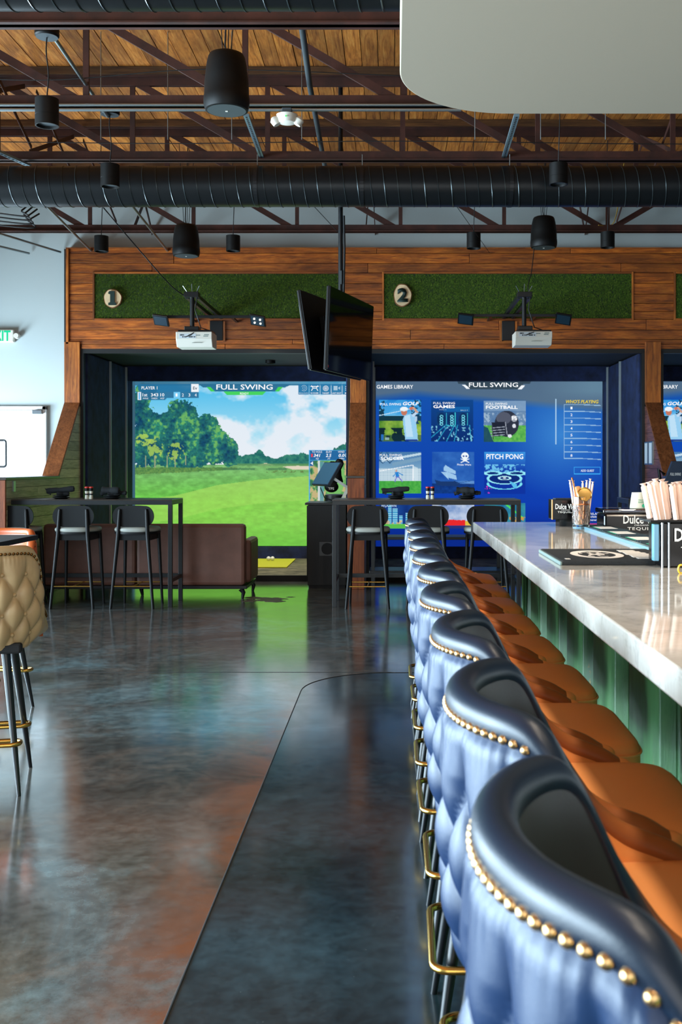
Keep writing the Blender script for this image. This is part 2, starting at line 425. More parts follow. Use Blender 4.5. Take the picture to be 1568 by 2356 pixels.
wb = MB().box(XL-.2, XR+.2, YB-.2, YB, 4.0, ZC+.1).box(XL-.2, XR+.2, YB-.2, YB, -.08, .4).box(XL-.2, -2.0, YB-.2, YB, .4, 4.0).box(4.0, XR+.2, YB-.2, YB, .4, 4.0)
struct(wb.build('wall_rear', M['white_wall']))
fr = MB()
for x in (-2.0, 0, 2.0, 4.0): fr.box(x-.04, x+.04, YB-.12, YB-.04, .4, 4.0)
struct(fr.build('window_5', M['black_frame']))
struct(MB().box(XR, XR+.2, YB-.2, 15, -.08, ZC+.1).build('wall_right', M['dark_wall']))
wf = MB().box(XL-.2, -3.86, YF, YF+.15, -.08, ZC+.1).box(-3.86, XR+.2, YF, YF+.15, 2.80, ZC+.1).box(6.85, XR+.2, YF, YF+.15, -.08, 2.8)
struct(wf.build('wall_back', M['white_wall']))

# ceiling: boards laid front to back, over steel trusses
ce = struct(MB().box(XL-.2, XR+.2, YB-.2, 15, ZC+.035, ZC+.1).build('ceiling', M['black_matte']))
pw = .142; bm_ = MB().box(-pw/2+.003, pw/2-.003, -2.8, 2.8, -.012, .012).mesh('plank', M['deck_wood'])
bm2 = MB().box(-pw/2+.003, pw/2-.003, -2.2, 2.2, -.012, .012).mesh('plank', M['deck_wood'])
x = -5.6; k = 0
while x < 5.2:
    segs = [(9.9, bm_)] + [((4.9 if k % 2 else 4.9), bm2)] if True else []
    for (yc, me) in segs:
        o = bpy.data.objects.new('plank', me); C.objects.link(o); o.parent = ce
        o.location = Vector((x, yc + (0.0), ZC+.014+random.uniform(-.003, .003))) - ce.location
    x += pw; k += 1
struct(MB().box(XL, XR, YB, 2.66, ZC, ZC+.02).build('ceiling_rear', M['deck_wood']))

# timber front: boards on a dark backing
hd = struct(MB().box(-3.92, XR, F+.02, YF, zpx(803, F), zpx(572, F)).build('wall_timber_front', M['black_matte']))
def board(x0, x1, z0, z1, par=hd, mat='header_wood', dy=0, name='plank'):
    g = .0025; t = random.uniform(0, .006)
    return MB().box(x0+g, x1-g, F-.004-t-dy, F+.02, z0+g, z1-g).build(name, M[mat], par, bev=.003)
XE = XR
def row(y0, y1, xs):
    for a, b in zip(xs[:-1], xs[1:]): board(a, b, zpx(y1, F), zpx(y0, F))
X0 = xpx(159, F)
row(572, 583, [X0, -.2, 2.1, 4.6, XE]); row(583, 606, [X0, xpx(400, F), .9, 3.6, 5.5, XE]); row(606, 628, [X0, xpx(350, F), xpx(846, F), 2.7, 4.8, XE])
row(735, 759, [X0, xpx(512, F), xpx(700, F), 1.25, 3.0, 5.2, XE]); row(759, 781, [X0, xpx(486, F), xpx(512, F), .2, xpx(1155, F), xpx(1180, F), 4.0, XE])
row(781, 792, [X0, -1.2, 1.6, 4.4, XE]); row(792, 803, [xpx(187, F), -2.0, .6, 3.0, 5.6, XE])
side = [628, 652, 677, 698, 717, 735]
for a, b in ((159, 214), (784, 879), (1456, 1549)):
    for y0, y1 in zip(side[:-1], side[1:]): board(xpx(a, F), xpx(b, F), zpx(y1, F), zpx(y0, F))
MB().box(xpx(153, F), xpx(159, F), F-.03, YF, zpx(792, F), zpx(573, F)).build('edge_board', M['header_wood_v'], hd, bev=.002)
MB().box(xpx(153, F), XE, F-.03, YF, zpx(573, F), zpx(570.5, F)).build('cap_board', M['header_wood'], hd)
TURF = [(218, 780), (883, 1452), (1553, 1760)]
def blades(x0, x1, z0, z1, n, par):
    P = np.empty((n, 3, 3)); bx = rng.uniform(x0, x1, n); bz = rng.uniform(z0, z1, n); L = rng.uniform(.018, .034, n); an = rng.uniform(-1.0, 1.0, n)
    out = rng.uniform(.006, .022, n); wd = .0028
    P[:,0] = np.stack([bx-wd, np.full(n, F-.001), bz], 1); P[:,1] = np.stack([bx+wd, np.full(n, F-.001), bz], 1)
    P[:,2] = np.stack([bx+L*np.sin(an), F-out, np.maximum(z0, bz-L*np.cos(an))], 1)
    m = MB(); m.v = [tuple(map(float, q)) for q in P.reshape(-1, 3)]; m.f = [(3*i, 3*i+1, 3*i+2) for i in range(n)]
    return stuff(m.build('turf_pile', M['turf_blades'], par))
turfs = []
for i, (a, b) in enumerate(TURF):
    x0, x1, z0, z1 = xpx(a, F), xpx(b, F), zpx(733, F), zpx(630, F)
    t = thing('turf_panel', ['long artificial turf panel with the numeral one, over the golf bay', 'long artificial turf panel with the numeral two, over the games bay', 'artificial turf panel of the bay past the second partition'][i], 'turf panel', ((x0+x1)/2, F, z0))
    MB().box(x0, x1, F, F+.018, z0, z1).build('backing', M['turf_base'], t)
    blades(x0, x1, z0, z1, int(11000*(x1-x0)), t)
    fr = .022
    for q in ((x0-fr, x0, z0-fr, z1+fr), (x1, x1+fr, z0-fr, z1+fr)): MB().box(q[0], q[1], F-.02, F+.019, q[2], q[3]).build('frame_strip', M['header_wood_v'], t, bev=.002)
    for q in ((x0, x1, z1, z1+fr), (x0, x1, z0-fr, z0)): MB().box(q[0], q[1], F-.02, F+.019, q[2], q[3]).build('frame_strip', M['header_wood'], t, bev=.002)
    turfs.append(t)

# partitions between the bays: low wall, sloped board, clad sides
def partition(name, X0, X1, y_end, y_slope, side_mat, both=True, xo=0):
    zt, zl = 2.117, 1.235; zw = 2.80
    prof = [(y_end+.03, 0), (y_end+.03, zl), (y_slope, zl), (F, zt), (F, zw), (15.0, zw), (15.0, 0)]
    p = struct(MB().prism(prof, 'x', X0+.015, X1-.015).build(name, M['black_matte']))
    MB().box(X0, X1, F-.03, F+.06, zt, zpx(787, F)).build('upright_board', M['header_wood_v'], p, bev=.004)
    d = Vector((0, F-y_slope, zt-zl)).normalized(); nrm = Vector((0, -d.z, d.y))
    MB().obox(Vector(((X0+X1)/2, (F+y_slope)/2, (zt+zl)/2)) + nrm*.012, (X1-X0, (Vector((0, F-y_slope, zt-zl))).length, .028), Matrix(((1,0,0), (0,d.y,nrm.y), (0,d.z,nrm.z)))).build('sloped_board', M['slope_wood'], p, bev=.004)
    MB().box(X0-.012, X1+.012, y_end-.012, y_slope+.01, zl, zl+.026).build('cap_board', M['tabletop'], p, bev=.004)
    MB().box(X0, X1, y_end, y_end+.03, 0, zl).build('end_board', M['end_wood'], p, bev=.004)
    h = .1055
    for sgn in ((1, -1) if both else (1,)):
        xa, xb = (X1-.015, X1) if sgn > 0 else (X0, X0+.015)
        z = 0.0; r = 0
        while z < zt-.02:
            z1 = min(z+h, zt)
            def df(q): return y_end+.03 if q <= zl else y_slope + (q-zl)/(zt-zl)*(F-y_slope)
            if z < zl < z1: z1 = zl
            a0, a1 = df(z+.001) if z >= zl else y_end+.03, df(z1) if z >= zl else y_end+.03
            if z >= zl: a0 = y_slope + (z-zl)/(zt-zl)*(F-y_slope)
            brk = []
            Lr = F - max(a0, a1)
            if Lr > .9: brk = [max(a0, a1) + Lr*random.uniform(.25, .75)]
            xs0 = [a0]+brk+[F]; xs1 = [a1]+brk+[F]
            for q in range(len(xs0)-1):
                g = .0018
                poly = [(xs0[q]+g, z+g), (xs0[q+1]-g, z+g), (xs1[q+1]-g, z1-g), (xs1[q]+g, z1-g)]
                if min(xs0[q+1]-xs0[q], xs1[q+1]-xs1[q]) < .02: continue
                MB().prism(poly, 'x', xa + random.uniform(-.001, .001), xb + random.uniform(-.001, .001)).build('plank', M[side_mat], p)
            z = z1; r += 1
    return p
pl = partition('wall_partition_left', -3.905, -3.72, 10.0, 11.6, 'side_plank', False)
pc = partition('wall_partition_middle', -.515, -.325, 11.6, 11.72, 'side_plank')
pr = partition('wall_partition_right', 2.985, 3.170, 11.35, 11.55, 'red_plank')

# bays: dark boxes behind the timber front, felt side panels, turf platform
BAYS = [(-3.72, -.515), (-.325, 2.985), (3.17, 6.85)]
for i, (a, b) in enumerate(BAYS):
    zt = 2.74
    struct(MB().box(a, b, F+.06, 15.0, zt, zt+.06).build(f'ceiling_bay_{i+1}', M['black_matte']))
    struct(MB().box(a, b, 14.86, 15.0, 0, zt).build(f'wall_bay_back_{i+1}', M['black_matte']))
    # soffit lip with a felt face, black edge posts
    lip = struct(MB().box(a, b, F+.0, F+.06, zt-.03, zpx(803, F)).build(f'trim_bay_head_{i+1}', M['black_frame']))
    struct(MB().box(a+.02, b-.02, 14.35, 14.45, 2.54, zt).build(f'trim_bay_valance_{i+1}', M['felt']))
    struct(MB().box(a, b, F+.02, 14.86, 0, .07).build(f'floor_bay_{i+1}', M['bay_turf']))
    struct(MB().box(a, b, F-.01, F+.02, 0, .07).build(f'trim_bay_step_{i+1}', M['black_matte']))
    struct(MB().box(a, b, SCR-.05, SCR+.02, .07, .235).build(f'trim_bay_skirt_{i+1}', M['felt']))
    for x0, x1 in ((a, a+.035), (b-.035, b)):
        struct(MB().box(x0, x1, F+.0, F+.08, 0, zt).build('trim_bay_post_'+str(i+1)+('a' if x0 == a else 'b'), M['black_frame']))
    def felt_panel(sx, y0, y1):
        t_ = MB().box(min(sx, sx+.04), max(sx, sx+.04), y0, y1, .07, zt-.02)
        o = t_.build('felt_panel', M['felt'], bev=.012)
        return o
    for wallx, sg, nm in ((a, 1, 'left'), (b, -1, 'right')):
        for n_, (y0, y1) in enumerate(((F+.10, 13.46), (13.50, 14.26), (14.30, 14.66))):
            xx0 = wallx + sg*.01
            o = MB().box(min(xx0, xx0+sg*.045), max(xx0, xx0+sg*.045), y0, y1, .07, zt-.02).build('felt_panel', M['felt'], bev=.012)
            tag(o, f"dark felt wall pad, {['front','middle','rear'][n_]} one on the {nm} side of {['the golf bay','the games bay','the third bay'][i]}", 'wall pad', 'felt pads lining the bays')
            if n_ < 2:
                struct(MB().box(min(wallx, wallx+sg*.075), max(wallx, wallx+sg*.075), y1+.005, y1+.035, .07, zt-.02).build(f'trim_pad_strip_{i+1}{nm[0]}{n_+1}', M['pad_strip']))

# white soffit over the bar: rounded corner
r = .60; sx0, sy1, sz = .03, 5.68, 3.29
cor = [(sx0 + r - r*math.cos(t), sy1 - r + r*math.sin(t)) for t in np.linspace(0, PI/2, 24)]
struct(MB().prism([(sx0, -2.5)] + cor + [(3.6, sy1), (3.6, -2.5)], 'z', sz, sz+.28).build('ceiling_soffit', M['ceiling_drywall'], smooth=30, bev=.006))

# ================================================================== PROJECTION SCREENS
def fbm(X, Y, scale, oct=4, seed=0, gain=.55):
    r = np.random.default_rng(seed); out = np.zeros_like(X); amp = 1; tot = 0
    for o in range(oct):
        g = r.random((97, 97)); x = X*scale*(2**o) + r.random()*50; y = Y*scale*(2**o) + r.random()*50
        xi = np.floor(x).astype(int); yi = np.floor(y).astype(int); fx = x-xi; fy = y-yi; fx = fx*fx*(3-2*fx); fy = fy*fy*(3-2*fy)
        xi %= 96; yi %= 96
        v = (g[yi, xi]*(1-fx)+g[yi, xi+1]*fx)*(1-fy) + (g[yi+1, xi]*(1-fx)+g[yi+1, xi+1]*fx)*fy
        out += amp*v; tot += amp; amp *= gain
    return out/tot
class Canvas:      # picture painted in the photograph's pixel units of that screen
    def __init__(s, x0, x1, y0, y1, step):
        s.x0, s.x1, s.y0, s.y1 = x0, x1, y0, y1; s.nx = int((x1-x0)/step)+1; s.ny = int((y1-y0)/step)+1
        s.X, s.Y = np.meshgrid(np.linspace(x0, x1, s.nx), np.linspace(y0, y1, s.ny)); s.I = np.zeros((s.ny, s.nx, 3))
    def put(s, m, c, a=1.0):
        m = np.clip(m.astype(float)*a, 0, 1)[..., None]; s.I = s.I*(1-m) + np.asarray(c, float)*m
    def rect(s, a, b, c, d, col, al=1.0): s.put((s.X >= a) & (s.X <= c) & (s.Y >= b) & (s.Y <= d), col, al)
    def ell(s, cx, cy, rx, ry, col, al=1.0, clip=None):
        m = ((s.X-cx)/rx)**2 + ((s.Y-cy)/ry)**2 <= 1
        s.put(m if clip is None else m & clip, col, al)
    def ring(s, cx, cy, rx, ry, w, col, al=1.0, clip=None):
        q = np.sqrt(((s.X-cx)/rx)**2 + ((s.Y-cy)/ry)**2); m = np.abs(q-1)*min(rx, ry) <= w
        s.put(m if clip is None else m & clip, col, al)
    def line(s, x0, y0, x1, y1, w, col, al=1.0, clip=None):
        dx, dy = x1-x0, y1-y0; t = np.clip(((s.X-x0)*dx + (s.Y-y0)*dy)/(dx*dx+dy*dy+1e-9), 0, 1)
        m = np.hypot(s.X-x0-t*dx, s.Y-y0-t*dy) <= w/2
        s.put(m if clip is None else m & clip, col, al)
    def poly(s, pts, col, al=1.0):
        m = np.zeros(s.X.shape, bool); n = len(pts)
        for i in range(n):
            (xa, ya), (xb, yb) = pts[i], pts[(i+1) % n]
            if ya == yb: continue
            c = ((ya > s.Y) != (yb > s.Y)) & (s.X < (xb-xa)*(s.Y-ya)/(yb-ya)+xa); m ^= c
        s.put(m, col, al); return m
    def box(s, a, b, c, d): return (s.X >= a) & (s.X <= c) & (s.Y >= b) & (s.Y <= d)
    def mesh(s, name):
        xs = (s.X-905)*SCR/2400; zs = CAMZ + (1071-s.Y)*SCR/2400
        co = np.stack([xs, np.full_like(xs, SCR), zs], -1).reshape(-1, 3)
        org = np.array([(co[:,0].min()+co[:,0].max())/2, SCR, co[:,2].min()]); co = co-org
        idx = np.arange(s.nx*s.ny).reshape(s.ny, s.nx); q = np.stack([idx[:-1,:-1], idx[1:,:-1], idx[1:,1:], idx[:-1,1:]], -1).reshape(-1, 4)
        me = bpy.data.meshes.new(name); nq = len(q)
        me.vertices.add(len(co)); me.vertices.foreach_set('co', co.ravel()); me.loops.add(nq*4); me.loops.foreach_set('vertex_index', q.ravel())
        me.polygons.add(nq); me.polygons.foreach_set('loop_start', np.arange(nq)*4); me.polygons.foreach_set('loop_total', np.full(nq, 4)); me.update()
        ca = me.color_attributes.new('Col', 'FLOAT_COLOR', 'POINT'); c4 = np.ones((len(co), 4)); c4[:, :3] = lin(np.clip(s.I, 0, 255)).reshape(-1, 3); ca.data.foreach_set('color', c4.ravel())
        me.materials.append(M['projection']); return me, org
def lerp(a, b, t): t = np.clip(t, 0, 1)[..., None]; return np.asarray(a, float)*(1-t) + np.asarray(b, float)*t

# ---- the golf bay: golf hole
c = Canvas(302, 812, 876, 1256, 1.15); X, Y = c.X, c.Y
c.I = lerp((70, 185, 235), (222, 242, 246), (Y-880)/185)
cl = fbm(X, Y*1.25, 1/85, 5, 3); band = np.exp(-((X-520)/120)**2)*.10 + np.clip((X-715)/90, 0, 1)*.10 + np.clip((Y-940)/140, 0, 1)*.10
c.put(np.clip((cl+band-.50)*7, 0, 1), (233, 238, 246), .93)
hz = 1069; g = Y > hz
gr = lerp((122, 178, 112), (104, 196, 70), (Y-hz)/90); nz = fbm(X, Y*2.2, 1/14, 4, 5)
gr = gr*(.82+.36*nz)[..., None]; c.put(g, gr)
edge = np.interp(X, [302, 400, 500, 600, 712, 812], [1152, 1141, 1116, 1103, 1095, 1093])
c.put((Y > edge), (176, 222, 96), .42); c.put((Y > edge) & (Y < edge+55), (190, 228, 110), .25)
c.put((Y > 1195), (70, 170, 46), .35*np.clip((Y-1195)/60, 0, 1))
# far trees
top = 1040 + 16*fbm(X, Y*0, 1/16, 4, 8)*1.3 - 14*np.exp(-((X-598)/9)**2) - 6*np.exp(-((X-660)/22)**2) - 8*np.exp(-((X-715)/20)**2) - 34*np.clip((X-745)/60, 0, 1)
nt = fbm(X, Y, 1/6, 4, 9); m = (X > 530) & (Y > top+6*(nt-.5)) & (Y < 1070)
c.put(m, lerp((24, 92, 96), (70, 150, 120), nt*1.4-.25))
c.poly([(588, 1071), (610, 1065), (634, 1071)], (226, 216, 190)); c.poly([(650, 1074), (672, 1071), (715, 1073), (715, 1080), (672, 1080)], (222, 212, 190))
c.put((Y > 1066) & (Y < 1070+4*nt) & (X > 545), (96, 150, 92), .8)
# left wood
n1 = fbm(X, Y, 1/26, 5, 11); n2 = fbm(X, Y, 1/7, 4, 12); n3 = fbm(X, Y, 1/3, 2, 13)
f = np.full(X.shape, -1.0)
for cx, cy, rx, ry in ((420, 960, 38, 42), (385, 990, 52, 48), (450, 1010, 55, 52), (345, 985, 48, 45), (330, 1030, 50, 52), (495, 1030, 34, 42), (527, 1040, 22, 32), (420, 1045, 80, 36), (475, 985, 28, 34), (322, 935, 20, 40), (338, 900, 26, 22)):
    f = np.maximum(f, 1-np.sqrt(((X-cx)/rx)**2 + ((Y-cy)/ry)**2))
m = (f + (n1-.5)*.7 + (n2-.5)*.45 > 0) & (Y < 1084) & (X < 556)
sh = np.clip(n1*1.1+n2*.8-.52, 0, 1); tc = lerp((14, 66, 104), (60, 158, 118), sh*1.2); tc = lerp((0,0,0), tc, .72+.5*n3)
c.put(m, tc)
lite = np.clip((n2-.53)*9, 0, 1)*np.clip((n1-.42)*6, 0, 1)
c.put(m, (126, 190, 96), .75*lite)
for cx, cy, rx, ry in ((357, 1030, 18, 26), (405, 1040, 20, 22), (330, 1012, 18, 14)):
    c.put(m & (((X-cx)/rx)**2+((Y-cy)/ry)**2 < 1) & (n2 > .5), (176, 206, 90), .8)
for x in (335, 356, 403, 427, 384):
    c.rect(x-1.3, 1048, x+1.3, 1078 if x < 410 else 1070, (170, 170, 130), .8)
c.put((Y > 1074+3*n2) & (Y < 1090-(X-310)*.05+4*n2) & (X < 545), lerp((60, 110, 66), (120, 160, 80), n3), .9)
c.put((np.abs(Y-1078-2*n2) < 2.5) & (X > 500) & (X < 660) & (n1 > .45), (70, 120, 84), .7)
c.put((np.abs(Y-1085) < 2) & (X > 600) & (X < 700) & (n3 > .62), (96, 110, 60), .7)
# borders and interface blocks
c.rect(302, 876, 311, 1260, (58, 96, 116)); c.put((Y < 887), lerp((58, 104, 130), (70, 150, 190), (X-302)/500), .88)
UI = (36, 112, 158)
c.poly([(317, 884), (440, 884), (440, 902), (322, 902), (317, 896)], UI, .9); c.rect(440, 884, 457, 902, (240, 244, 248))
c.poly([(316, 902), (457, 902), (457, 916), (384, 916), (380, 920), (316, 920)], (44, 110, 150), .9); c.rect(316, 902, 325, 920, (236, 242, 246)); c.rect(319, 903, 322, 919, (90, 180, 240)); c.rect(399, 902, 414, 916, (120, 204, 245))
c.poly([(457, 884), (690, 884), (690, 886), (668, 886), (656, 891), (645, 891), (634, 901), (490, 901), (480, 891), (466, 891)], (40, 108, 146), .95)
c.poly([(474, 890), (484, 890), (494, 901), (485, 901)], (70, 210, 90)); c.poly([(640, 890), (651, 890), (641, 901), (632, 901)], (70, 210, 90))
c.poly([(514, 901), (612, 901), (604, 909), (522, 909)], (70, 210, 96))
for i in range(5): c.rect(686+25.4*i, 884, 686+25.4*i+24, 908, (34, 116, 166), .92)
c.rect(710.5, 1036, 812, 1256, (80, 170, 225)); c.rect(712, 1037, 812, 1059, (36, 104, 160)); mx = c.box(712, 1060, 812, 1153)
nm = fbm(X, Y, 1/9, 4, 21); mp = lerp((96, 160, 92), (196, 178, 128), np.clip((nm-.47)*8, 0, 1)); c.put(mx, mp)
c.put(mx & (nm < .43) & (X < 735), (50, 110, 84), .9); c.rect(731, 1060, 735, 1152, (206, 216, 214)); c.rect(736, 1062, 745, 1153, (90, 150, 170), .8)
c.put(mx & (((X-768)/24)**2+((Y-1100)/46)**2 < 1), (120, 190, 104), .9); c.put(mx & (X > 795) & (Y < 1075) & (nm > .5), (206, 120, 110)); c.rect(712, 1060, 721, 1072, (40, 100, 160)); c.poly([(719, 1062), (719, 1070), (714, 1066)], (250, 250, 250))
c.rect(712, 1153, 812, 1256, (120, 196, 84)); c.put(c.box(711, 1153, 812, 1256), gr, .85)
c.ring(800, 1048, 6, 6, .7, (180, 215, 235)); c.poly([(800, 1044), (803, 1052), (800, 1050), (797, 1052)], (250, 225, 50))
me, org = c.mesh('projected_image'); 
s1 = thing('projection_screen', 'impact screen showing a green golf hole with trees under a blue sky', 'screen', org)
o = bpy.data.objects.new('projected_image', me); C.objects.link(o); o.parent = s1
struct
MB().box(-3.70, -.54, SCR+.02, SCR+.05, .235, 2.58).build('screen_cloth', M['felt'], s1)
def spx(x, y, dy=.004): return ((x-905)*SCR/2400, SCR-dy, CAMZ + (1071-y)*SCR/2400)
PXM = SCR/2400
def stext(par, s, x0, x1, yc, cap, mat='ui_white', **kw): return text(s, M[mat], par, spx((x0+x1)/2, yc), (x1-x0)*PXM, cap*PXM, **kw)
stext(s1, 'PLAYER 1', 325.5, 362, 892.5, 7, bold=.01); stext(s1, 'Ev', 444, 453.5, 893, 7, 'ui_dark', bold=.012)
stext(s1, '1st', 328, 339, 908.5, 7.5, bold=.01); stext(s1, '343', 347, 364, 908.5, 7.5, bold=.012); stext(s1, '10', 368.5, 378, 908.5, 7.5, bold=.012)
stext(s1, 'HOLE', 329, 341, 916.5, 3.6); stext(s1, 'YARDS', 348, 362, 916.5, 3.6); stext(s1, 'HCP', 369, 378, 916.5, 3.6)
for n_, x in (('1', 406), ('2', 420.5), ('3', 435.5), ('4', 450)): stext(s1, n_, x-2.2, x+2.2, 908.8, 7)
stext(s1, 'FULL SWING', 497.5, 627, 890.5, 12, bold=.012); stext(s1, 'READY', 552, 572, 905.5, 5, bold=.01)
for i, n_ in enumerate(('MULLIGAN', 'FLYOVER', 'TARGET', 'LAST SHOT', 'MENU')):
    cx = 698+25.4*i; wd = (21, 18, 16, 21, 13)[i]; stext(s1, n_, cx-wd/2, cx+wd/2, 904.5, 3.2, 'ui_grey' if i == 0 else 'ui_white', bold=.01)
ic = MB()
def ring_mesh(mb, cx, cy, r0, r1, n=20, a0=0, a1=2*PI):
    P = [[spx(cx+r*math.cos(t), cy+r*math.sin(t)) for r in (r0, r1)] for t in np.linspace(a0, a1, n)]; mb.grid(P)
ring_mesh(ic, 749, 893.5, 5.4, 6.3); ring_mesh(ic, 749, 893.5, 3, 3.9); ring_mesh(ic, 749, 893.5, 0, 1.5); ic.build('target_icon', M['ui_white'], s1)
ic = MB(); ring_mesh(ic, 699, 893, 6, 7, 16, -2.6, 2.4); ring_mesh(ic, 699, 893, 2.6, 3.4); ic.build('mulligan_icon', M['ui_grey'], s1)
ic = MB()
for a, b in (((714, 889), (733, 889)), ((719, 893), (728, 893)), ((719, 894), (716, 899)), ((728, 894), (731, 899)), ((716, 887), (720, 893)), ((731, 887), (727, 893))): ic.bar(spx(*a), spx(*b), .002, .010, up=(0,0,1))
ic.build('flyover_icon', M['ui_white'], s1)
ic = MB(); ic.box(spx(767, 0)[0], spx(776, 0)[0], SCR-.005, SCR-.004, spx(0, 898)[2], spx(0, 888)[2]); ic.prism([(spx(777,0)[0], spx(0,893)[2]), (spx(782,0)[0], spx(0,889)[2]), (spx(782,0)[0], spx(0,897)[2])], 'y', SCR-.005, SCR-.004); ic.build('camera_icon', M['ui_grey'], s1)
ic = MB()
for y in (889.5, 893.5, 897.5): ic.box(spx(794, 0)[0], spx(806, 0)[0], SCR-.005, SCR-.004, spx(0, y+.7)[2], spx(0, y-.7)[2])
ic.build('menu_icon', M['ui_white'], s1)
stext(s1, 'v 1.25.01.2844', 779, 808, 881.3, 2.6, 'ui_grey')
for n_, a, b in (('TO HOLE', 717, 740.5), ('ELEV', 750, 763), ('WIND', 777, 792)): stext(s1, n_, a, b, 1039.6, 4.6)
for n_, a, b in (('341', 721, 736.5), ('2.5', 749, 762), ('0.0', 778.5, 792)): stext(s1, n_, a, b, 1047.8, 7.4, bold=.02, slant=.2)
stext(s1, '1', 715.5, 719, 1047.8, 7.4, 'ui_red', bold=.02)
for n_, a, b in (('YD', 726, 733), ('FT', 753.5, 759.5), ('MPH', 779.5, 791.5)): stext(s1, n_, a, b, 1055.4, 4, slant=.2)

# ---- the games bay: games library
c = Canvas(864, 1388, 871, 1258, 1.15); X, Y = c.X, c.Y
c.I = lerp((20, 84, 172), (8, 56, 176), (Y-880)/330); c.put(np.ones(X.shape), (70, 150, 220), .75*np.clip(1-np.hypot((X-1290)/150, (Y-1000)/150), 0, 1))
gy = 905 + np.clip((X-960)/430, 0, 1)*40 - np.clip((960-X)/90, 0, 1)*-10
c.put(np.clip((gy-Y)/18+.5, 0, 1), (92, 112, 128), .85); c.put(np.clip((925-Y)/25, 0, 1)*np.clip((X-1240)/120, 0, 1), (110, 150, 170), .5)
c.put(np.clip((Y-1160)/80, 0, 1), (6, 30, 110), .6)
c.poly([(1048, 871), (1224, 871), (1218, 883), (1204, 883), (1195, 896), (1080, 896), (1069, 883), (1054, 883)], (52, 70, 84), .95)
c.poly([(1062, 885), (1070, 885), (1081, 895), (1073, 895)], (240, 245, 250)); c.poly([(1200, 886), (1208, 886), (1199, 896), (1190, 896)], (240, 245, 250))
c.rect(1277.3, 918, 1279, 1023, (180, 215, 240))
for i in range(9):
    y = 931+15.5*i; c.put((X > 1297) & (X < 1382) & (np.abs(Y - y - np.clip((X-1340)/40, 0, 1)*2) < .9), (150, 190, 225))
c.rect(1296, 931, 1297.5, 1055, (150, 190, 225))
for a, b, cc, d in ((1319, 1074, 1381, 1076), (1319, 1089, 1381, 1091), (1319, 1074, 1321, 1091), (1379, 1074, 1381, 1091)): c.rect(a, b, cc, d, (60, 170, 245))
n1 = fbm(X, Y, 1/20, 4, 31); n2 = fbm(X, Y, 1/5, 3, 32)
# golf tile
b = c.box(872, 920, 968, 1016); c.put(b, lerp((30, 130, 210), (120, 200, 240), (Y-920)/45)); 
for k_ in range(5): c.put(b & (Y < 955) & ((X*.7+Y) % 30 < 15), (60, 160, 225), .25)
c.put(b & (Y > 957) & (Y < 968+3*n2), (18, 56, 70)); c.put(b & (Y > 968), lerp((60, 120, 40), (170, 200, 80), n1*1.6-.3)); c.put(b & (Y > 985) & (n1 < .46), (14, 40, 50)); c.put(b & (Y > 1000), (18, 50, 60), .5)
c.put(b & (X < 884) & (n2 > .45) & (Y < 960), (18, 60, 84)); c.put(b & (X > 945) & (n2 > .48) & (Y < 975), (20, 66, 100))
c.poly([(926, 965), (930, 955), (945, 952), (955, 958), (960, 1000), (961, 1013), (932, 1013), (928, 985)], (150, 205, 240)); c.poly([(930, 958), (942, 954), (950, 1005), (934, 1005)], (214, 236, 250), .6)
c.ell(929, 948, 7, 8, (196, 120, 96)); c.ell(929, 941, 9, 5, (236, 244, 250)); c.poly([(919, 943), (930, 939), (938, 943), (926, 946)], (236, 244, 250))
c.line(950, 956, 959, 948, 6, (190, 216, 240)); c.line(959, 948, 950, 938, 5, (206, 160, 140)); c.ell(945, 940, 4.5, 3.5, (206, 120, 96)); c.line(957, 960, 956, 968, 5, (180, 206, 230)); c.line(942, 941, 872, 956, 1.4, (210, 235, 250))
c.rect(932, 1011, 960, 1014, (30, 60, 150)); c.rect(876, 1000, 882, 1013, (40, 110, 190)); c.rect(885, 1006, 894, 1012, (180, 210, 220), .7)
# games tile (lanes)
b = c.box(991, 920, 1088, 1016); c.put(b, lerp((14, 70, 140), (8, 44, 110), (Y-920)/96))
for x0 in (1004, 1028, 1054):
    c.rect(x0, 948, x0+22, 980, (14, 62, 120)); c.ell(x0+11, 965, 10, 15, (10, 48, 96))
    for q in range(4): c.ring(x0+11, 958+6*q, 3.2, 2.6, .7, (120, 220, 240))
for a, bb in (((1025, 978), (992, 1006)), ((1045, 978), (1026, 1016)), ((1052, 978), (1044, 1016)), ((1080, 978), (1083, 1016)), ((1030, 978), (1005, 1016))):
    c.line(*a, *bb, 2.0, (40, 160, 200), .9, b)
for x in (1026, 1046, 1047, 1075): c.line(x, 950, x, 978, 1.4, (60, 200, 215), 1, b)
c.line(1025, 978, 1047, 981, 1.4, (60, 200, 215), 1, b); c.rect(1020, 936, 1080, 948, (20, 100, 170), .9); c.put(b & (n2 > .66) & (Y > 980), (150, 230, 245), .8)
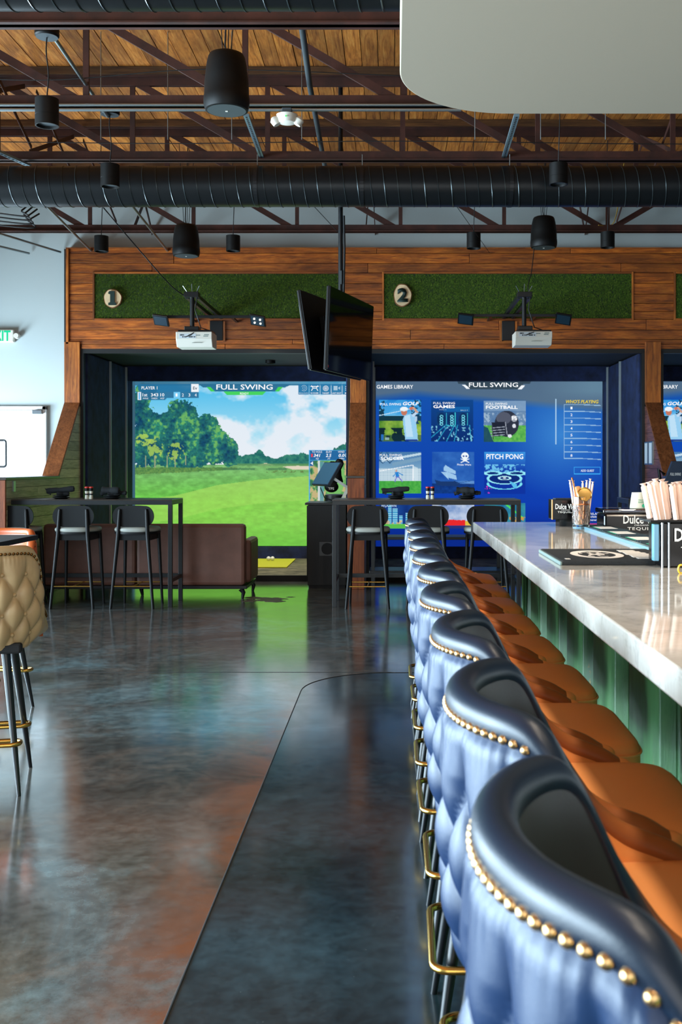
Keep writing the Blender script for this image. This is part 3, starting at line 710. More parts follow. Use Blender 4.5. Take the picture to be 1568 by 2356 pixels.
# football tile
b = c.box(1112, 922, 1209, 1017); c.put(b, lerp((70, 110, 160), (120, 150, 180), n1)); c.put(b & (Y < 945), (150, 180, 210), .5); c.put(b & (Y > 979), lerp((60, 150, 70), (120, 200, 90), n2)); c.put(b & (n2 > .58) & (Y > 950) & (Y < 979), (190, 210, 225), .6)
c.ell(1165, 975, 28, 30, (44, 50, 66)); c.ell(1158, 962, 17, 14, (92, 98, 116), .8); c.ell(1182, 963, 7, 8, (210, 216, 226), .7); c.ell(1182, 980, 4, 5, (220, 226, 235)); c.ell(1172, 1003, 4.5, 4, (226, 232, 240))
c.poly([(1130, 972), (1160, 970), (1162, 990), (1150, 1004), (1132, 1004)], (30, 36, 52))
for q in range(4): c.line(1128, 985+6*q, 1160, 982+6*q, 1.8, (150, 160, 176), 1, b)
c.line(1131, 975, 1134, 1010, 2, (60, 66, 80), 1, b); c.line(1162, 972, 1166, 1000, 2, (150, 158, 172), 1, b); c.poly([(1112, 980), (1122, 985), (1135, 1017), (1112, 1017)], (10, 40, 100), .7)
# soccer tile
b = c.box(872, 1040, 968, 1135); c.put(b, lerp((70, 120, 170), (150, 190, 215), (Y-1040)/60)); c.line(880, 1060, 968, 1044, 5, (190, 215, 230), 1, b); c.line(905, 1068, 968, 1055, 8, (120, 160, 190), 1, b); c.put(b & (X < 905) & (Y < 1066) & (((X+Y) % 14 < 2) | ((X-Y) % 17 < 2)), (30, 70, 110))
c.put(b & (Y > 1078) & (Y < 1107), (176, 200, 214), .8); c.put(b & (Y > 1078) & (Y < 1107) & (((X % 4) < 1) | ((Y % 4) < 1)), (220, 235, 242), .7); c.line(950, 1072, 950, 1108, 2, (240, 245, 250)); c.line(872, 1084, 950, 1070, 1.6, (240, 245, 250)); c.poly([(950, 1072), (960, 1076), (962, 1108), (952, 1108)], (205, 225, 235), .8)
c.put(b & (Y > 1107), lerp((50, 150, 60), (96, 190, 80), n2)); c.ell(911, 1083, 2.2, 2.6, (200, 150, 130)); c.poly([(908, 1086), (916, 1086), (918, 1098), (910, 1098)], (40, 130, 210)); c.line(911, 1088, 904, 1096, 2, (60, 140, 210)); c.line(916, 1088, 926, 1093, 2, (60, 140, 210)); c.line(912, 1097, 908, 1108, 2.2, (120, 110, 200)); c.line(916, 1097, 925, 1108, 2.2, (120, 110, 200))
# ship tile
b = c.box(993, 1040, 1090, 1135); c.put(b, lerp((20, 70, 160), (60, 120, 200), n1)); c.put(b & (Y > 1112), lerp((10, 44, 110), (20, 70, 150), n2)); c.put(b & (np.abs(Y-1110) < 4), (150, 195, 235), .5*np.clip((X-1040)/40, 0, 1))
sail = (170, 210, 240)
for pts in ([(1020, 1076), (1024, 1070), (1048, 1084), (1047, 1091), (1020, 1083)], [(1014, 1086), (1030, 1086), (1049, 1094), (1050, 1104), (1026, 1098)], [(1026, 1098), (1026, 1086), (1032, 1104)]): c.poly(pts, sail, .9)
c.poly([(1000, 1104), (1016, 1108), (1046, 1107), (1058, 1112), (1052, 1119), (1004, 1117)], (24, 56, 110)); c.line(1050, 1112, 1084, 1106, 1, (40, 80, 140), 1, b)
c.ell(1069, 1049, 8.5, 8, (238, 246, 252)); c.rect(1065, 1055, 1073, 1060, (238, 246, 252)); c.ell(1066, 1049.5, 2, 2.3, (20, 60, 150)); c.ell(1072, 1049.5, 2, 2.3, (20, 60, 150)); c.line(1060, 1056, 1078, 1064, 2, (238, 246, 252)); c.line(1078, 1056, 1060, 1064, 2, (238, 246, 252))
# pitch pong tile
b = c.box(1113, 1040, 1208, 1136); c.put(b, lerp((60, 150, 225), (10, 50, 160), (Y-1040)/50)); c.put(b & (Y > 1068) & (Y < 1090) & (n2 > .55), (130, 220, 250), .8)
for cx, cy, rx, ry in ((1160, 1101, 38, 12.5), (1133, 1089, 18, 4), (1188, 1089, 20, 4)): c.ell(cx, cy, rx, ry, (8, 40, 110), .8, b); c.ring(cx, cy, rx, ry, 1.0, (150, 235, 250), 1, b)
c.ring(1160, 1113, 38, 12.5, 1.0, (120, 225, 245), 1, b & (Y > 1111)); c.ring(1160, 1100, 13, 4, .8, (190, 245, 252)); c.ell(1160, 1100, 4, 1.4, (230, 250, 255)); c.line(1122, 1101, 1122, 1113, 1.6, (120, 225, 245)); c.line(1198, 1101, 1198, 1113, 1.6, (120, 225, 245)); c.poly([(1170, 1106), (1188, 1114), (1188, 1124), (1182, 1124)], (90, 190, 235)); c.put(b & (n2 > .62) & (Y > 1118) & (X < 1132), (220, 60, 200), .9)
# lower row
b = c.box(872, 1157, 968, 1216); c.put(b, lerp((10, 40, 110), (30, 80, 160), n1))
for x0, x1, y0 in ((892, 900, 1160), (903, 914, 1170), (918, 926, 1186), (932, 938, 1180), (944, 956, 1190)): c.rect(x0, y0, x1, 1206, (60, 150, 200)); c.put(c.box(x0, y0, x1, 1206) & ((Y % 5) < 2), (170, 225, 240), .8)
c.put(b & (Y > 1198) & (n2 > .55), (240, 190, 120), .8); c.put(b & (Y > 1206), (90, 190, 80))
b = c.box(993, 1157, 1090, 1216); c.put(b, lerp((120, 150, 200), (225, 232, 244), n1*1.7-.3)); c.put(b & (X > 1022) & (X < 1070) & (Y > 1194+4*n2) & (Y < 1209), (232, 40, 44)); c.put(b & (Y > 1199) & (X >= 1070), (220, 190, 70)); c.put(b & (Y > 1209), (40, 50, 120))
b = c.box(1113, 1157, 1208, 1216); c.put(b, lerp((20, 90, 150), (70, 170, 170), n1)); c.line(1160, 1158, 1200, 1190, 4, (80, 220, 90), 1, b); c.put(b & (Y > 1190) & (n2 > .5), (230, 160, 60), .8); c.put(b & (Y > 1205), (60, 140, 70))
c.rect(1345, 1180, 1388, 1258, (14, 70, 140), .5); c.rect(1352, 1204, 1388, 1212, (230, 60, 140), .9)
me2, org2 = c.mesh('projected_image')
s2 = thing('projection_screen', 'impact screen showing the blue games library in the games bay', 'screen', org2)
o = bpy.data.objects.new('projected_image', me2); C.objects.link(o); o.parent = s2
MB().box(-.28, 2.96, SCR+.02, SCR+.05, .235, 2.58).build('screen_cloth', M['felt'], s2)
def two(par):
    T = lambda *a, **k_: stext(par, *a, **k_)
    T('GAMES LIBRARY', 866, 950, 890, 8.5, bold=.012); T('FULL SWING', 1078, 1191, 885.5, 10.5, bold=.012)
    T('FULL SWING', 874, 922, 930, 5.5, bold=.008); T('GOLF', 926, 964, 928.5, 8.5, bold=.03, slant=.25)
    T('FULL SWING', 996, 1046, 927.5, 5, bold=.008); T('GAMES', 996, 1046, 935.5, 7.5, bold=.03)
    T('ROUND 1/3', 1010, 1026, 942.5, 2.6, 'ui_grey'); T('BALLS 3', 1059, 1075, 944, 3, 'ui_grey')
    T('FULL SWING', 1117, 1166, 929, 5, bold=.008); T('FOOTBALL', 1117, 1190, 937, 7.8, bold=.03); T('FS', 1176, 1189, 962, 9, 'ui_white', bold=.04, slant=-.2)
    T('FULL SWING', 873, 924, 1047, 5.2, bold=.008); T('SOCCER', 875, 929, 1054.5, 7.2, bold=.03)
    T('Pirate Wars', 1051, 1083, 1069, 4.2, bold=.01); T('PITCH PONG', 1118, 1203, 1050.5, 12, bold=.02)
    T("WHO'S PLAYING", 1301, 1376, 924, 8, 'ui_yellow', slant=.22, bold=.01)
    for i in range(8): T(str(i+1), 1311.5, 1316, 938.8+15.6*i, 6, bold=.01)
    T('ADD GUEST', 1335, 1366, 1083, 5, bold=.01); T('WDOWN', 876, 911, 1163, 8, 'ui_line', bold=.01); T('GOLF', 1014, 1030, 1161, 6, 'ui_dark', bold=.02); T('AVAILABLE', 1345, 1385, 1182, 5); T('available,', 1348, 1380, 1189, 5); T('now?', 1356, 1374, 1196, 5)
two(s2)
s3 = copy_tree(s2, org2 + np.array([3.727, 0, 0]), 0, 'impact screen with the games library in the third bay, past the partition')

# ================================================================== CEILING: trusses, ducts, lamps, loudspeakers
PANEL = [-2.30 + 1.19*k for k in range(-3, 9)]
XMID = PANEL[7]          # the webs mirror here
TR = [(6.37, 'beside the front spiral duct'), (7.81, 'carrying the pair of steel conduits'), (9.20, 'over the rear spiral duct'), (10.60, 'hidden half behind the rear spiral duct'), (12.0, 'nearest the white wall above the timber front')]
for ti, (d, where) in enumerate(TR):
    zb, zt = 4.06, 4.72
    t = thing('roof_truss', f'dark red steel roof truss {where}', 'truss', (0, d, zb), group='steel roof trusses')
    for nm, z0, up in (('bottom_chord', zb, 1), ('top_chord', zt, -1)):
        m = MB()
        for sg in (-1, 1):
            ya = d + sg*.012; yb = d + sg*.055
            m.box(-5.75, 6.9, min(ya, yb), max(ya, yb), z0 if up > 0 else z0+.072, z0+.010 if up > 0 else z0+.082)
            m.box(-5.75, 6.9, min(ya, ya+sg*.009), max(ya, ya+sg*.009), z0, z0+.082)
        m.build(nm, M['oxide_steel'], t)
    MB().box(-5.75, 6.9, d-.07, d+.07, zt+.083, ZC).build('nailer', M['nailer_wood'], t)
    for k in range(len(PANEL)):
        x = PANEL[k]
        MB().box(x-.022, x+.022, d-.011, d+.011, zb+.02, zt+.07).build('vertical_web', M['oxide_steel'], t)
        if k+1 < len(PANEL):
            a, b = ((x, zt+.05), (PANEL[k+1]-.06, zb+.05)) if k < 7 else ((x+.06, zb+.05), (PANEL[k+1], zt+.05))
            MB().bar((a[0], d, a[1]), (b[0], d, b[1]), .022, .062, up=(0,1,0)).build('diagonal_web', M['oxide_steel'], t) if False else MB().obox(((a[0]+b[0])/2, d, (a[1]+b[1])/2), (math.hypot(b[0]-a[0], b[1]-a[1]), .020, .062), Matrix.Rotation(-math.atan2(b[1]-a[1], b[0]-a[0]), 3, 'Y')).build('diagonal_web', M['oxide_steel'], t)
# cross bridging between trusses (pairs of crossed angles)
for bi, (x, nm) in enumerate(((-3.2, 'left of the near round canopy'), (2.52, 'at the mirrored middle of the trusses'))):
    for (d0, _), (d1, _) in zip(TR[:-1], TR[1:]):
        pass
    t = thing('cross_bridging', f'crossed steel bridging bars between the trusses {nm}', 'bridging', (x, 9.9, 4.1))
    for (d0, _), (d1, _) in zip(TR[:-1], TR[1:]):
        for za, zb_ in ((4.16, 4.70), (4.70, 4.16)):
            off = .03 if za > zb_ else -.03
            MB().bar((x+off, d0+.06, za), (x+off, d1-.06, zb_), .006, .04).build('brace', M['oxide_steel'], t)
# stub braces from the last truss to the wall
for x, nm in ((-3.0, 'left'), (-.32, 'middle'), (2.2, 'right')):
    t = thing('wall_brace', f"crossed steel braces from rear truss to wall, {dict(left='over the first turf panel', middle='by the hanging pole', right='over the second turf panel')[nm]}", 'brace', (x, 12.06, 4.1))
    MB().bar((x, 12.06, 4.12), (x+.02, YF, 4.6), .008, .05).build('brace', M['oxide_steel'], t)
    MB().bar((x+.08, 12.06, 4.62), (x+.10, YF, 4.16), .008, .05).build('brace', M['oxide_steel'], t)

# spiral ducts
def duct(x0, x1, d, z, r, label, pitch=.1135):
    t = thing('spiral_duct', label, 'duct', ((x0+x1)/2, d, z-r))
    P = [[(x, d + r*math.cos(a), z + r*math.sin(a)) for a in np.linspace(0, 2*PI, 65)[:-1]] for x in np.linspace(x0, x1, 12)]
    MB().grid(P, closed_v=True).build('duct_shell', M['duct_black'], t, smooth=40)
    n = int((x1-x0)/pitch); pts = []
    for i in range(n*36):
        a = 2*PI*i/36; pts.append((x0 + pitch*i/36, d + (r+.0005)*math.cos(a), z + (r+.0005)*math.sin(a)))
    MB().tube(pts, .0042, 4).build('spiral_seam', M['duct_seam'], t, smooth=60)
    return t
d1 = duct(-5.7, .9, 5.10, 3.785, .175, 'black spiral duct ahead of the trusses, running to the white soffit')
d2 = duct(-5.7, 6.8, 9.00, 3.782, .172, 'long black spiral duct hung below the trusses across the room')
for x in (xpx(592, 9), xpx(833, 9), xpx(1172, 9)):
    a = [(x, 9.0 + .18*math.cos(q), 3.782 + .18*math.sin(q)) for q in np.linspace(0, 2*PI, 41)[:-1]]
    m = MB(); P = [[(x+dx, 9.0 + .176*math.cos(q), 3.782 + .176*math.sin(q)) for dx in (-.016, .016)] for q in np.linspace(0, 2*PI, 41)[:-1]]
    m.grid(P, closed_u=True); m.build('hanger_band', M['black_metal'], d2)
    MB().tube([(x, 9.0, 3.955), (x, 9.0, 4.06)], .004, 6).build('hanger_rod', M['galvanised'], d2)

# threaded rods, wires
rods = [(xpx(232, 8.4), 8.4), (xpx(386, 8.4), 8.4), (xpx(533, 8.4), 8.4), (xpx(694, 8.4), 8.4), (xpx(1092, 8.4), 8.4), (xpx(1243, 8.4), 8.4), (xpx(1392, 8.4), 8.4)]
for i, (x, d) in enumerate(rods):
    tag(MB().tube([(x, d, 4.0), (x, d, ZC)], .004, 6).build('hanger_rod', M['galvanised']), 'thin galvanised hanger rod dropping from the board ceiling', 'rod', 'hanger rods under the board ceiling')

# conduits
def pipe(name, label, pts, r, mat='galvanised', cat='pipe', group=None, n=8):
    return tag(MB().tube(pts, r, n).build(name, M[mat], smooth=50), label, cat, group)
pipe('conduit', 'upper steel conduit of the pair along the second truss', [(-5.6, 7.72, 4.045), (xpx(1060, 7.72), 7.72, 4.045)], .011)
pipe('conduit', 'lower steel conduit of the pair along the second truss', [(-5.6, 7.68, 3.995), (xpx(1060, 7.68), 7.68, 3.995)], .013)
for x in (xpx(372, 7.7), xpx(570, 7.7), xpx(740, 7.7)):
    pass
pipe('conduit', 'grey conduit slanting across the trusses to the round canopies', [(xpx(70, 5.9), 5.9, 4.30), (xpx(108, 6.8), 6.8, 4.235), (xpx(248, 8.5), 8.5, 4.22)], .014)
pipe('conduit', 'dark grey pipe running up over the trusses toward the wall', [(xpx(692, 6.6), 6.6, 4.20), (xpx(712, 7.8), 7.8, 4.22), (xpx(748, 10.0), 10.0, 4.22)], .022, 'grey_grille')
for i, (a, b, lab) in enumerate(((( -6.1, 9.8, 4.0), (xpx(67, 12.5), 12.5, zpx(583, 12.5)), 'lowest slanting conduit ending on the white wall'),
        ((-5.4, 9.6, 4.05), (xpx(139, 12.5), 12.5, zpx(580, 12.5)), 'slanting conduit ending on the white wall left of the timber'),
        ((xpx(50, 9.7), 9.7, 4.02), (xpx(209, 12.4), 12.45, zpx(577, 12.4)), 'slanting conduit ending at the timber corner'),
        ((xpx(268, 9.8), 9.8, 4.0), (xpx(385, 12.4), 12.45, zpx(577, 12.4)), 'slanting conduit ending on the timber top beside the loudspeaker'))):
    pipe('conduit', lab, [a, b], .014, 'galvanised')
# slotted strut channels
def strut(p0, p1, lab):
    t = thing('strut_channel', lab, 'strut', p0); p0 = Vector(p0); p1 = Vector(p1)
    MB().bar(p0, p1, .042, .02).build('channel', M['strut'], t)
    n = int((p1-p0).length/.05); m = MB(); dv = (p1-p0)/n
    for i in range(n):
        q = p0 + dv*(i+.5) - Vector((0, 0, .0105)); m.bar(q-dv*.3, q+dv*.3, .014, .002)
    stuff(m.build('slots', M['black_matte'], t))
strut((xpx(566, 7.9), 7.9, 4.03), (xpx(604, 9.3), 9.3, 4.10), 'slotted strut channel beside the large hanging loudspeaker')
strut((xpx(1188, 7.9), 7.9, 4.03), (xpx(1157, 9.3), 9.3, 4.10), 'slotted strut channel under the white soffit edge')
strut((-3.75, 7.4, 4.03), (xpx(68, 9.2), 9.2, 4.02), 'slotted strut channel at the left end of the third truss')

# pendant lamps
def pendant(x, d, zbot, r, h, label, canopy=None, top=ZC):
    t = thing('pendant_lamp', label, 'lamp', (x, d, zbot), group='black cylinder pendants')
    MB().lathe([(r*.86, zbot+.02), (r*.88, zbot), (r, zbot), (r, zbot+h*.38), (r*.985, zbot+h*.385), (r, zbot+h*.39), (r, zbot+h), (r*.2, zbot+h+.001)], 32, (x, d, 0)).build('shade', M['black_plastic'], t, smooth=40)
    MB().lathe([(r*.6, zbot+.03), (r*.87, zbot+.018)], 24, (x, d, 0)).build('reflector', M['grey_grille'], t, smooth=40)
    z1 = canopy if canopy else top
    L = z1-zbot-h
    MB().tube([(x + .012*math.sin(q*5)*math.sin(q*PI), d, zbot+h+L*q) for q in np.linspace(0, 1, 14)], .0045, 6).build('cord', M['cable'], t, smooth=60)
    if canopy: 
        MB().lathe([(.001, canopy), (.07, canopy), (.078, canopy+.008), (.078, canopy+.055), (.001, canopy+.056)], 28, (x, d, 0)).build('canopy', M['black_plastic'], t, smooth=35)
        MB().lathe([(.001, canopy-.004), (.07, canopy-.004), (.07, canopy)], 28, (x, d, 0)).build('canopy_plate', M['grey_grille'], t, smooth=35)
pendant(xpx(108, 6.8), 6.8, zpx(290, 6.8), .075, .175, 'black cylinder pendant with a round canopy, nearest the front duct', 4.17)
pendant(xpx(253, 8.5), 8.5, zpx(430, 8.5), .075, .18, 'black cylinder pendant with a round canopy, before the rear duct above the golf bay', 4.235)
pendant(xpx(1284, 8.5), 8.5, zpx(425, 8.5), .075, .17, 'black cylinder pendant before the rear duct above the games bay')
for x, y, lab in ((233, 579, 'small black cylinder pendant over the corner of the timber front'), (536, 578, 'black cylinder pendant above the first turf panel, between loudspeaker and pole'), (1089, 572, 'black cylinder pendant above the second turf panel, left of the loudspeaker'), (1397, 570, 'black cylinder pendant above the second turf panel, right of the loudspeaker')):
    pendant(xpx(x, 11.2), 11.2, zpx(y, 11.2), .075, .165, lab)

# pendant loudspeakers
def speaker(x, d, zbot, r, h, label, wires=True):
    t = thing('hanging_loudspeaker', label, 'loudspeaker', (x, d, zbot), group='hanging loudspeakers')
    prof = [(r*.86, zbot+.002), (r*.93, zbot+.006), (r*.985, zbot+.03*h/.33), (r, zbot+.055*h/.33), (r*.985, zbot+.085*h/.33), (r*.97, zbot+.09*h/.33), (r*.955, zbot+h*.5), (r*.87, zbot+h*.80), (r*.80, zbot+h*.93), (r*.74, zbot+h*.975), (r*.6, zbot+h), (.001, zbot+h)]
    MB().lathe(prof, 12 if False else 40, (x, d, 0)).build('cabinet', M['black_plastic'], t, smooth=40)
    MB().lathe([(.001, zbot+.001), (r*.84, zbot+.002), (r*.86, zbot+.006)], 36, (x, d, 0)).build('grille', M['grey_grille'], t, smooth=30)
    MB().box(x-.008, x+.008, d-.005, d+.005, zbot-.003, zbot+.001).build('badge', M['white_plastic'], t)
    m = MB()
    for ox in (-.08, .03, .09): m.tube([(x+ox*.3, d, zbot+h), (x+ox, d+.02, ZC)], .0035, 6)
    m.tube([(x, d, zbot+h), (x-.01, d, zbot+h+.06), (x+.02, d, ZC)], .006, 6)
    m.build('suspension_wire', M['cable'], t, smooth=50)
speaker(xpx(521, 6.75), 6.75, zpx(256, 6.75), .148, .372, 'large black pendant loudspeaker hung below the second truss')
speaker(xpx(428, 11.3), 11.3, zpx(590, 11.3), .148, .342, 'black pendant loudspeaker hung before the first turf panel')
speaker(xpx(1250, 11.5), 11.5, zpx(571, 11.5), .148, .345, 'black pendant loudspeaker hung before the second turf panel')

# emergency lamp under the conduits
x, d = xpx(660, 7.6), 7.6
t = thing('emergency_lamp', 'white twin-head emergency lamp under the steel conduits', 'lamp', (x, d, zpx(288, d)))
MB().lathe([(.03, zpx(286, d)), (.06, zpx(283, d)), (.075, zpx(270, d)), (.078, zpx(265, d)), (.001, zpx(264, d))], 24, (x, d, 0)).build('body', M['white_plastic'], t, smooth=40)
MB().box(x-.035, x+.035, d-.03, d+.06, zpx(264, d), zpx(250, d)).build('junction_box', M['grey_grille'], t, bev=.004)
for sg in (-1, 1): MB().lathe([(.001, -.03), (.028, -.03), (.036, .01), (.02, .03), (.001, .03)], 16, (x+sg*.085, d, zpx(279, d)), Matrix.Rotation(sg*.5, 3, 'Y')).build('lamp_head', M['white_plastic'], t, smooth=40)
MB().box(x-.004, x+.004, d-.083, d-.074, zpx(276, d), zpx(273.5, d)).build('led', M['green_led'], t)

# cables
def cable(label, pts, r=.004, mat='cable', cat='cable'):
    # smooth through the points
    P = [Vector(p) for p in pts]; out = []
    for i in range(len(P)-1):
        p0, p1, p2, p3 = P[max(0, i-1)], P[i], P[i+1], P[min(len(P)-1, i+2)]
        for q in np.linspace(0, 1, 8, endpoint=(i == len(P)-2)):
            out.append(.5*((2*p1)+(-p0+p2)*q+(2*p0-5*p1+4*p2-p3)*q*q+(-p0+3*p1-3*p2+p3)*q**3))
    return tag(MB().tube(out, r, 6).build('cable', M[mat], smooth=60), label, cat)
cable('black cable slanting from the duct down to the golf bay projector', [(xpx(238, 9.3), 9.3, zpx(478, 9.3)), (xpx(320, 10), 10, zpx(575, 10)), (xpx(398, 10.7), 10.7, zpx(662, 10.7)), (xpx(440, 10.9), 10.9, 3.12)], .006)
cable('black cable dropping to the games bay projector', [(xpx(1228, 11.1), 11.1, zpx(572, 11.1)), (xpx(1222, 11), 11, zpx(625, 11)), (xpx(1214, 10.9), 10.9, zpx(660, 10.9)), (xpx(1222, 10.9), 10.9, 3.12)], .005)
cable('thin guy wire from the duct to the television pole', [(xpx(722, 9.2), 9.2, zpx(475, 9.2)), (xpx(778, 9.5), 9.45, zpx(537, 9.5))], .003)
cable('thin guy wire left of the games bay loudspeaker', [(xpx(1050, 9.3), 9.3, zpx(475, 9.3)), (xpx(1126, 12.38), 12.385, zpx(582, 12.38))], .003)
cable('thin wire looping along the trusses under the boards', [(-4.4, 9.05, 4.20), (-2, 9.05, 4.17), (0, 9.05, 4.19), (2.5, 9.05, 4.165), (4.5, 9.05, 4.2)], .004)
cable('thin wire sagging along the second truss', [(-3.9, 7.7, 4.28), (-2.6, 7.7, 4.22), (-1.4, 7.7, 4.30), (.1, 7.7, 4.25)], .0035)
cable('yellow cable by the mirrored middle of the trusses', [(xpx(1435, 9.4), 9.4, 4.1), (xpx(1410, 11.9), 11.85, zpx(510, 11.85)), (xpx(1376, 11.9), 11.9, zpx(518, 11.9))], .005, 'yellow_cable')
for q in range(4): cable(['upper','second','third','lowest'][q]+' black cable of the loose bundle by the left wall', [(-5.6, 9.5+.06*q, 3.98-.04*q), (xpx(20, 9.8), 9.8+.06*q, zpx(494+6*q, 9.8)), (xpx(50, 9.85), 9.85+.06*q, zpx(484+4*q, 9.85)), (xpx(76, 9.9), 9.9+.06*q, 3.90-.03*q)], .008)

# ------------------------------------------------------------------ televisions on the pole
px_, pd = xpx(783, 9.3), 9.3
t = thing('television_pole', 'black ceiling pole carrying the two televisions', 'pole', (px_, pd, 2.45))
MB().tube([(px_, pd, 2.5), (px_, pd, 4.75)], .021, 14).build('pole', M['black_metal'], t, smooth=50)
MB().box(px_-.05, px_+.05, pd-.10, pd+.10, 2.45, 2.56).build('mount_head', M['black_metal'], t, bev=.005)
MB().box(px_-.012, px_+.012, pd-.03, pd-.018, zpx(655, pd), zpx(624, pd)).build('cable_clip', M['grey_grille'], t)
MB().tube([(px_+.03, pd-.01, 3.6), (px_+.035, pd-.01, 3.3), (px_+.024, pd-.02, 2.7)], .012, 6).build('pole_cable', M['cable'], t, smooth=60)
def tv(near, far, zt, zb, tilt, label, front_right):
    """panel whose top edge runs from near(x,y) to far(x,y); bottom edge shifted by tilt (x,y)"""
    n = Vector((near[0], near[1], zt)); f = Vector((far[0], far[1], zt)); nb = Vector((near[0]+tilt[0], near[1]+tilt[1], zb)); fb = f + (nb-n)
    u = (f-n).normalized(); v = (nb-n).normalized(); w = u.cross(v).normalized()
    if w.x < 0: w = -w                    # w points to +x
    W, H = (f-n).length, (nb-n).length; T = .035; mid = (n+fb)/2
    t = thing('television', label, 'television', (mid.x, mid.y, min(zb, zb)), group='televisions on the pole')
    Mx = Matrix((u, w, v)).transposed()
    back = -w if front_right else w
    MB().obox(mid + back*T*.5, (W, T, H), Mx).build('case', M['black_plastic'], t, bev=.004)
    MB().obox(mid - back*.0015, (W-.012, .003, H-.012), Mx).build('screen_glass', M['tv_glass'], t)
    MB().obox(mid + back*(T+.025), (W*.45, .05, H*.45), Mx).build('rear_housing', M['black_plastic'], t, bev=.006)
    for s_ in (-.12, .12): MB().obox(mid + u*s_ + back*(T+.06), (.035, .03, H*.6), Mx).build('mount_rail', M['black_metal'], t)
    arm0 = mid + back*(T+.07); pv = Vector((px_, pd, mid.z)); MB().bar(arm0, pv + (arm0-pv).normalized()*.06, .04, .05).build('mount_arm', M['black_metal'], t)
    b0 = nb + v*.002; b1 = fb + v*.002
    MB().bar(b0 + back*T*.5, b1 + back*T*.5, .012, .006).build('bottom_trim', M['black_metal'], t)
    MB().bar(n + back*T*.5 - u*.002, nb + back*T*.5 - u*.002, .012, .006, up=(1,0,0)).build('edge_trim', M['black_metal'], t)
    if front_right: MB().obox(nb - v*.03 + u*.012 - back*.003, (.008, .002, .02), Mx).build('sticker', M['red_cap'], t)
dn, df_ = 8.72, 9.85
tv((xpx(760, dn), dn), (xpx(859, df_), df_), 2.88, 2.18, (xpx(752, dn)-xpx(760, dn), .02), 'television facing right with its glossy black screen toward the bar', True)
dn, df_ = 8.95, 10.05
tv((xpx(682, dn), dn), (xpx(800, df_), df_), zpx(668, dn), zpx(851, dn), (xpx(709, dn)-xpx(682, dn), 0), 'television facing left, its back with the mounting rails showing', False)

# ------------------------------------------------------------------ projectors on wall arms, flood light rails
def projector(xa, dface, xs0, xs1, yt, yb, bay, lit):
    zt, zb = zpx(yt, dface), zpx(yb, dface); x0, x1 = xpx(xs0, dface), xpx(xs1, dface)
    zarm = 3.145
    t = thing('projector', f'white projector hung from a black wall arm in front of the {[0,"golf","games"][bay]} bay', 'projector', ((x0+x1)/2, dface+.15, zb), group='bay projectors')
    dp = .30; zc = zb + (zt-zb)*.08
    # body, lower edge chamfered toward the camera
    prof = [(dface, zt), (dface, zb+.05), (dface+.055, zb-.028), (dface+dp, zb-.028), (dface+dp, zt)]
    MB().prism(prof, 'x', x0, x1).build('body', M['white_plastic'], t, bev=.006)
    w = x1-x0
    MB().box(x0+w*.09, x0+w*.56, dface-.002, dface+.004, zb+.058, zb+.105).build('port_panel', M['paper'], t)
    for i, (a, b_) in enumerate(((.12, .19), (.20, .22), (.18, .215), (.24, .27), (.36, .43), (.44, .47), (.36, .44), (.5, .53))):
        zz = zb + (.085 if i < 2 or i == 4 else .066); MB().box(x0+w*a, x0+w*b_, dface-.005, dface, zz, zz+.011).build('port', M['port_dark'], t)
    for a, zz in ((.62, .085), (.86, .09), (.84, .075)): MB().box(x0+w*a-.028, x0+w*a+.022, dface-.001, dface, zb+zz, zb+zz+.008).build('rating_label', M['grey_rubber'], t)
    MB().box(x0+w*.44, x0+w*.72, dface+.012, dface+.030, zb+.012, zb+.013).build('maker_line', M['grey_rubber'], t)
    MB().box(x0+w*.04, x1-w*.02, dface+.03, dface+.26, zt, zt+.02).build('top_plate', M['black_metal'], t, bev=.004)
    MB().box(xa-.07, xa+.08, dface+.06, dface+.20, zt+.02, zt+.065).build('ceiling_mount', M['black_metal'], t, bev=.006)
    MB().tube([(xa, dface+.13, zt+.05), (xa, dface+.13, zarm+.03)], .024, 14).build('drop_pole', M['black_metal'], t, smooth=50)
    MB().box(xa-.075, xa+.075, dface+.07, dface+.19, zarm-.02, zarm+.035).build('arm_bracket', M['black_metal'], t, bev=.004)
    for s_ in (-.055, .055): MB().box(xa+s_-.018, xa+s_+.018, dface+.13, F-.01, zarm-.03, zarm+.012).build('wall_arm', M['steel_frame'], t, bev=.003)
    MB().box(xa-.075, xa+.075, F-.035, F-.008, zpx(784, F), zpx(739, F)).build('wall_plate', M['black_metal'], t, bev=.004)
    for s_ in (-.09, .09): MB().box(xa+s_-.012, xa+s_+.012, F-.03, F-.006, zpx(786, F), zpx(740, F)).build('plate_trim', M['header_wood_v'], t)
    for ox, oz in ((-.09, .1), (0, .12), (.08, .1)): MB().tube([(xa+ox*.5, dface+.13, zarm+.03), (xa+ox, dface+.1, zarm+oz)], .004, 5).build('wire_tail', M['galvanised'], t)
    MB().tube([(xa+.06, dface+.1, zarm), (xa+.04, dface+.08, zarm-.15), (xa+.10, dface+.08, zt+.05), (xa+.2, dface+.1, zt+.02)], .006, 6).build('power_cable', M['cable'], t, smooth=60)
    MB().tube([(x0+w*.5, dface-.001, zt-.01), (x0+w*.4, dface-.012, zb+.09), (x0+w*.28, dface-.006, zb+.07)], .005, 6).build('signal_cable', M['cable'], t, smooth=60)
    return t
p1 = projector(-2.10, 10.75, 404, 487, 763, 791, 1, True)
p2 = projector(1.36, 10.75, 1185, 1270, 762, 787, 2, False)
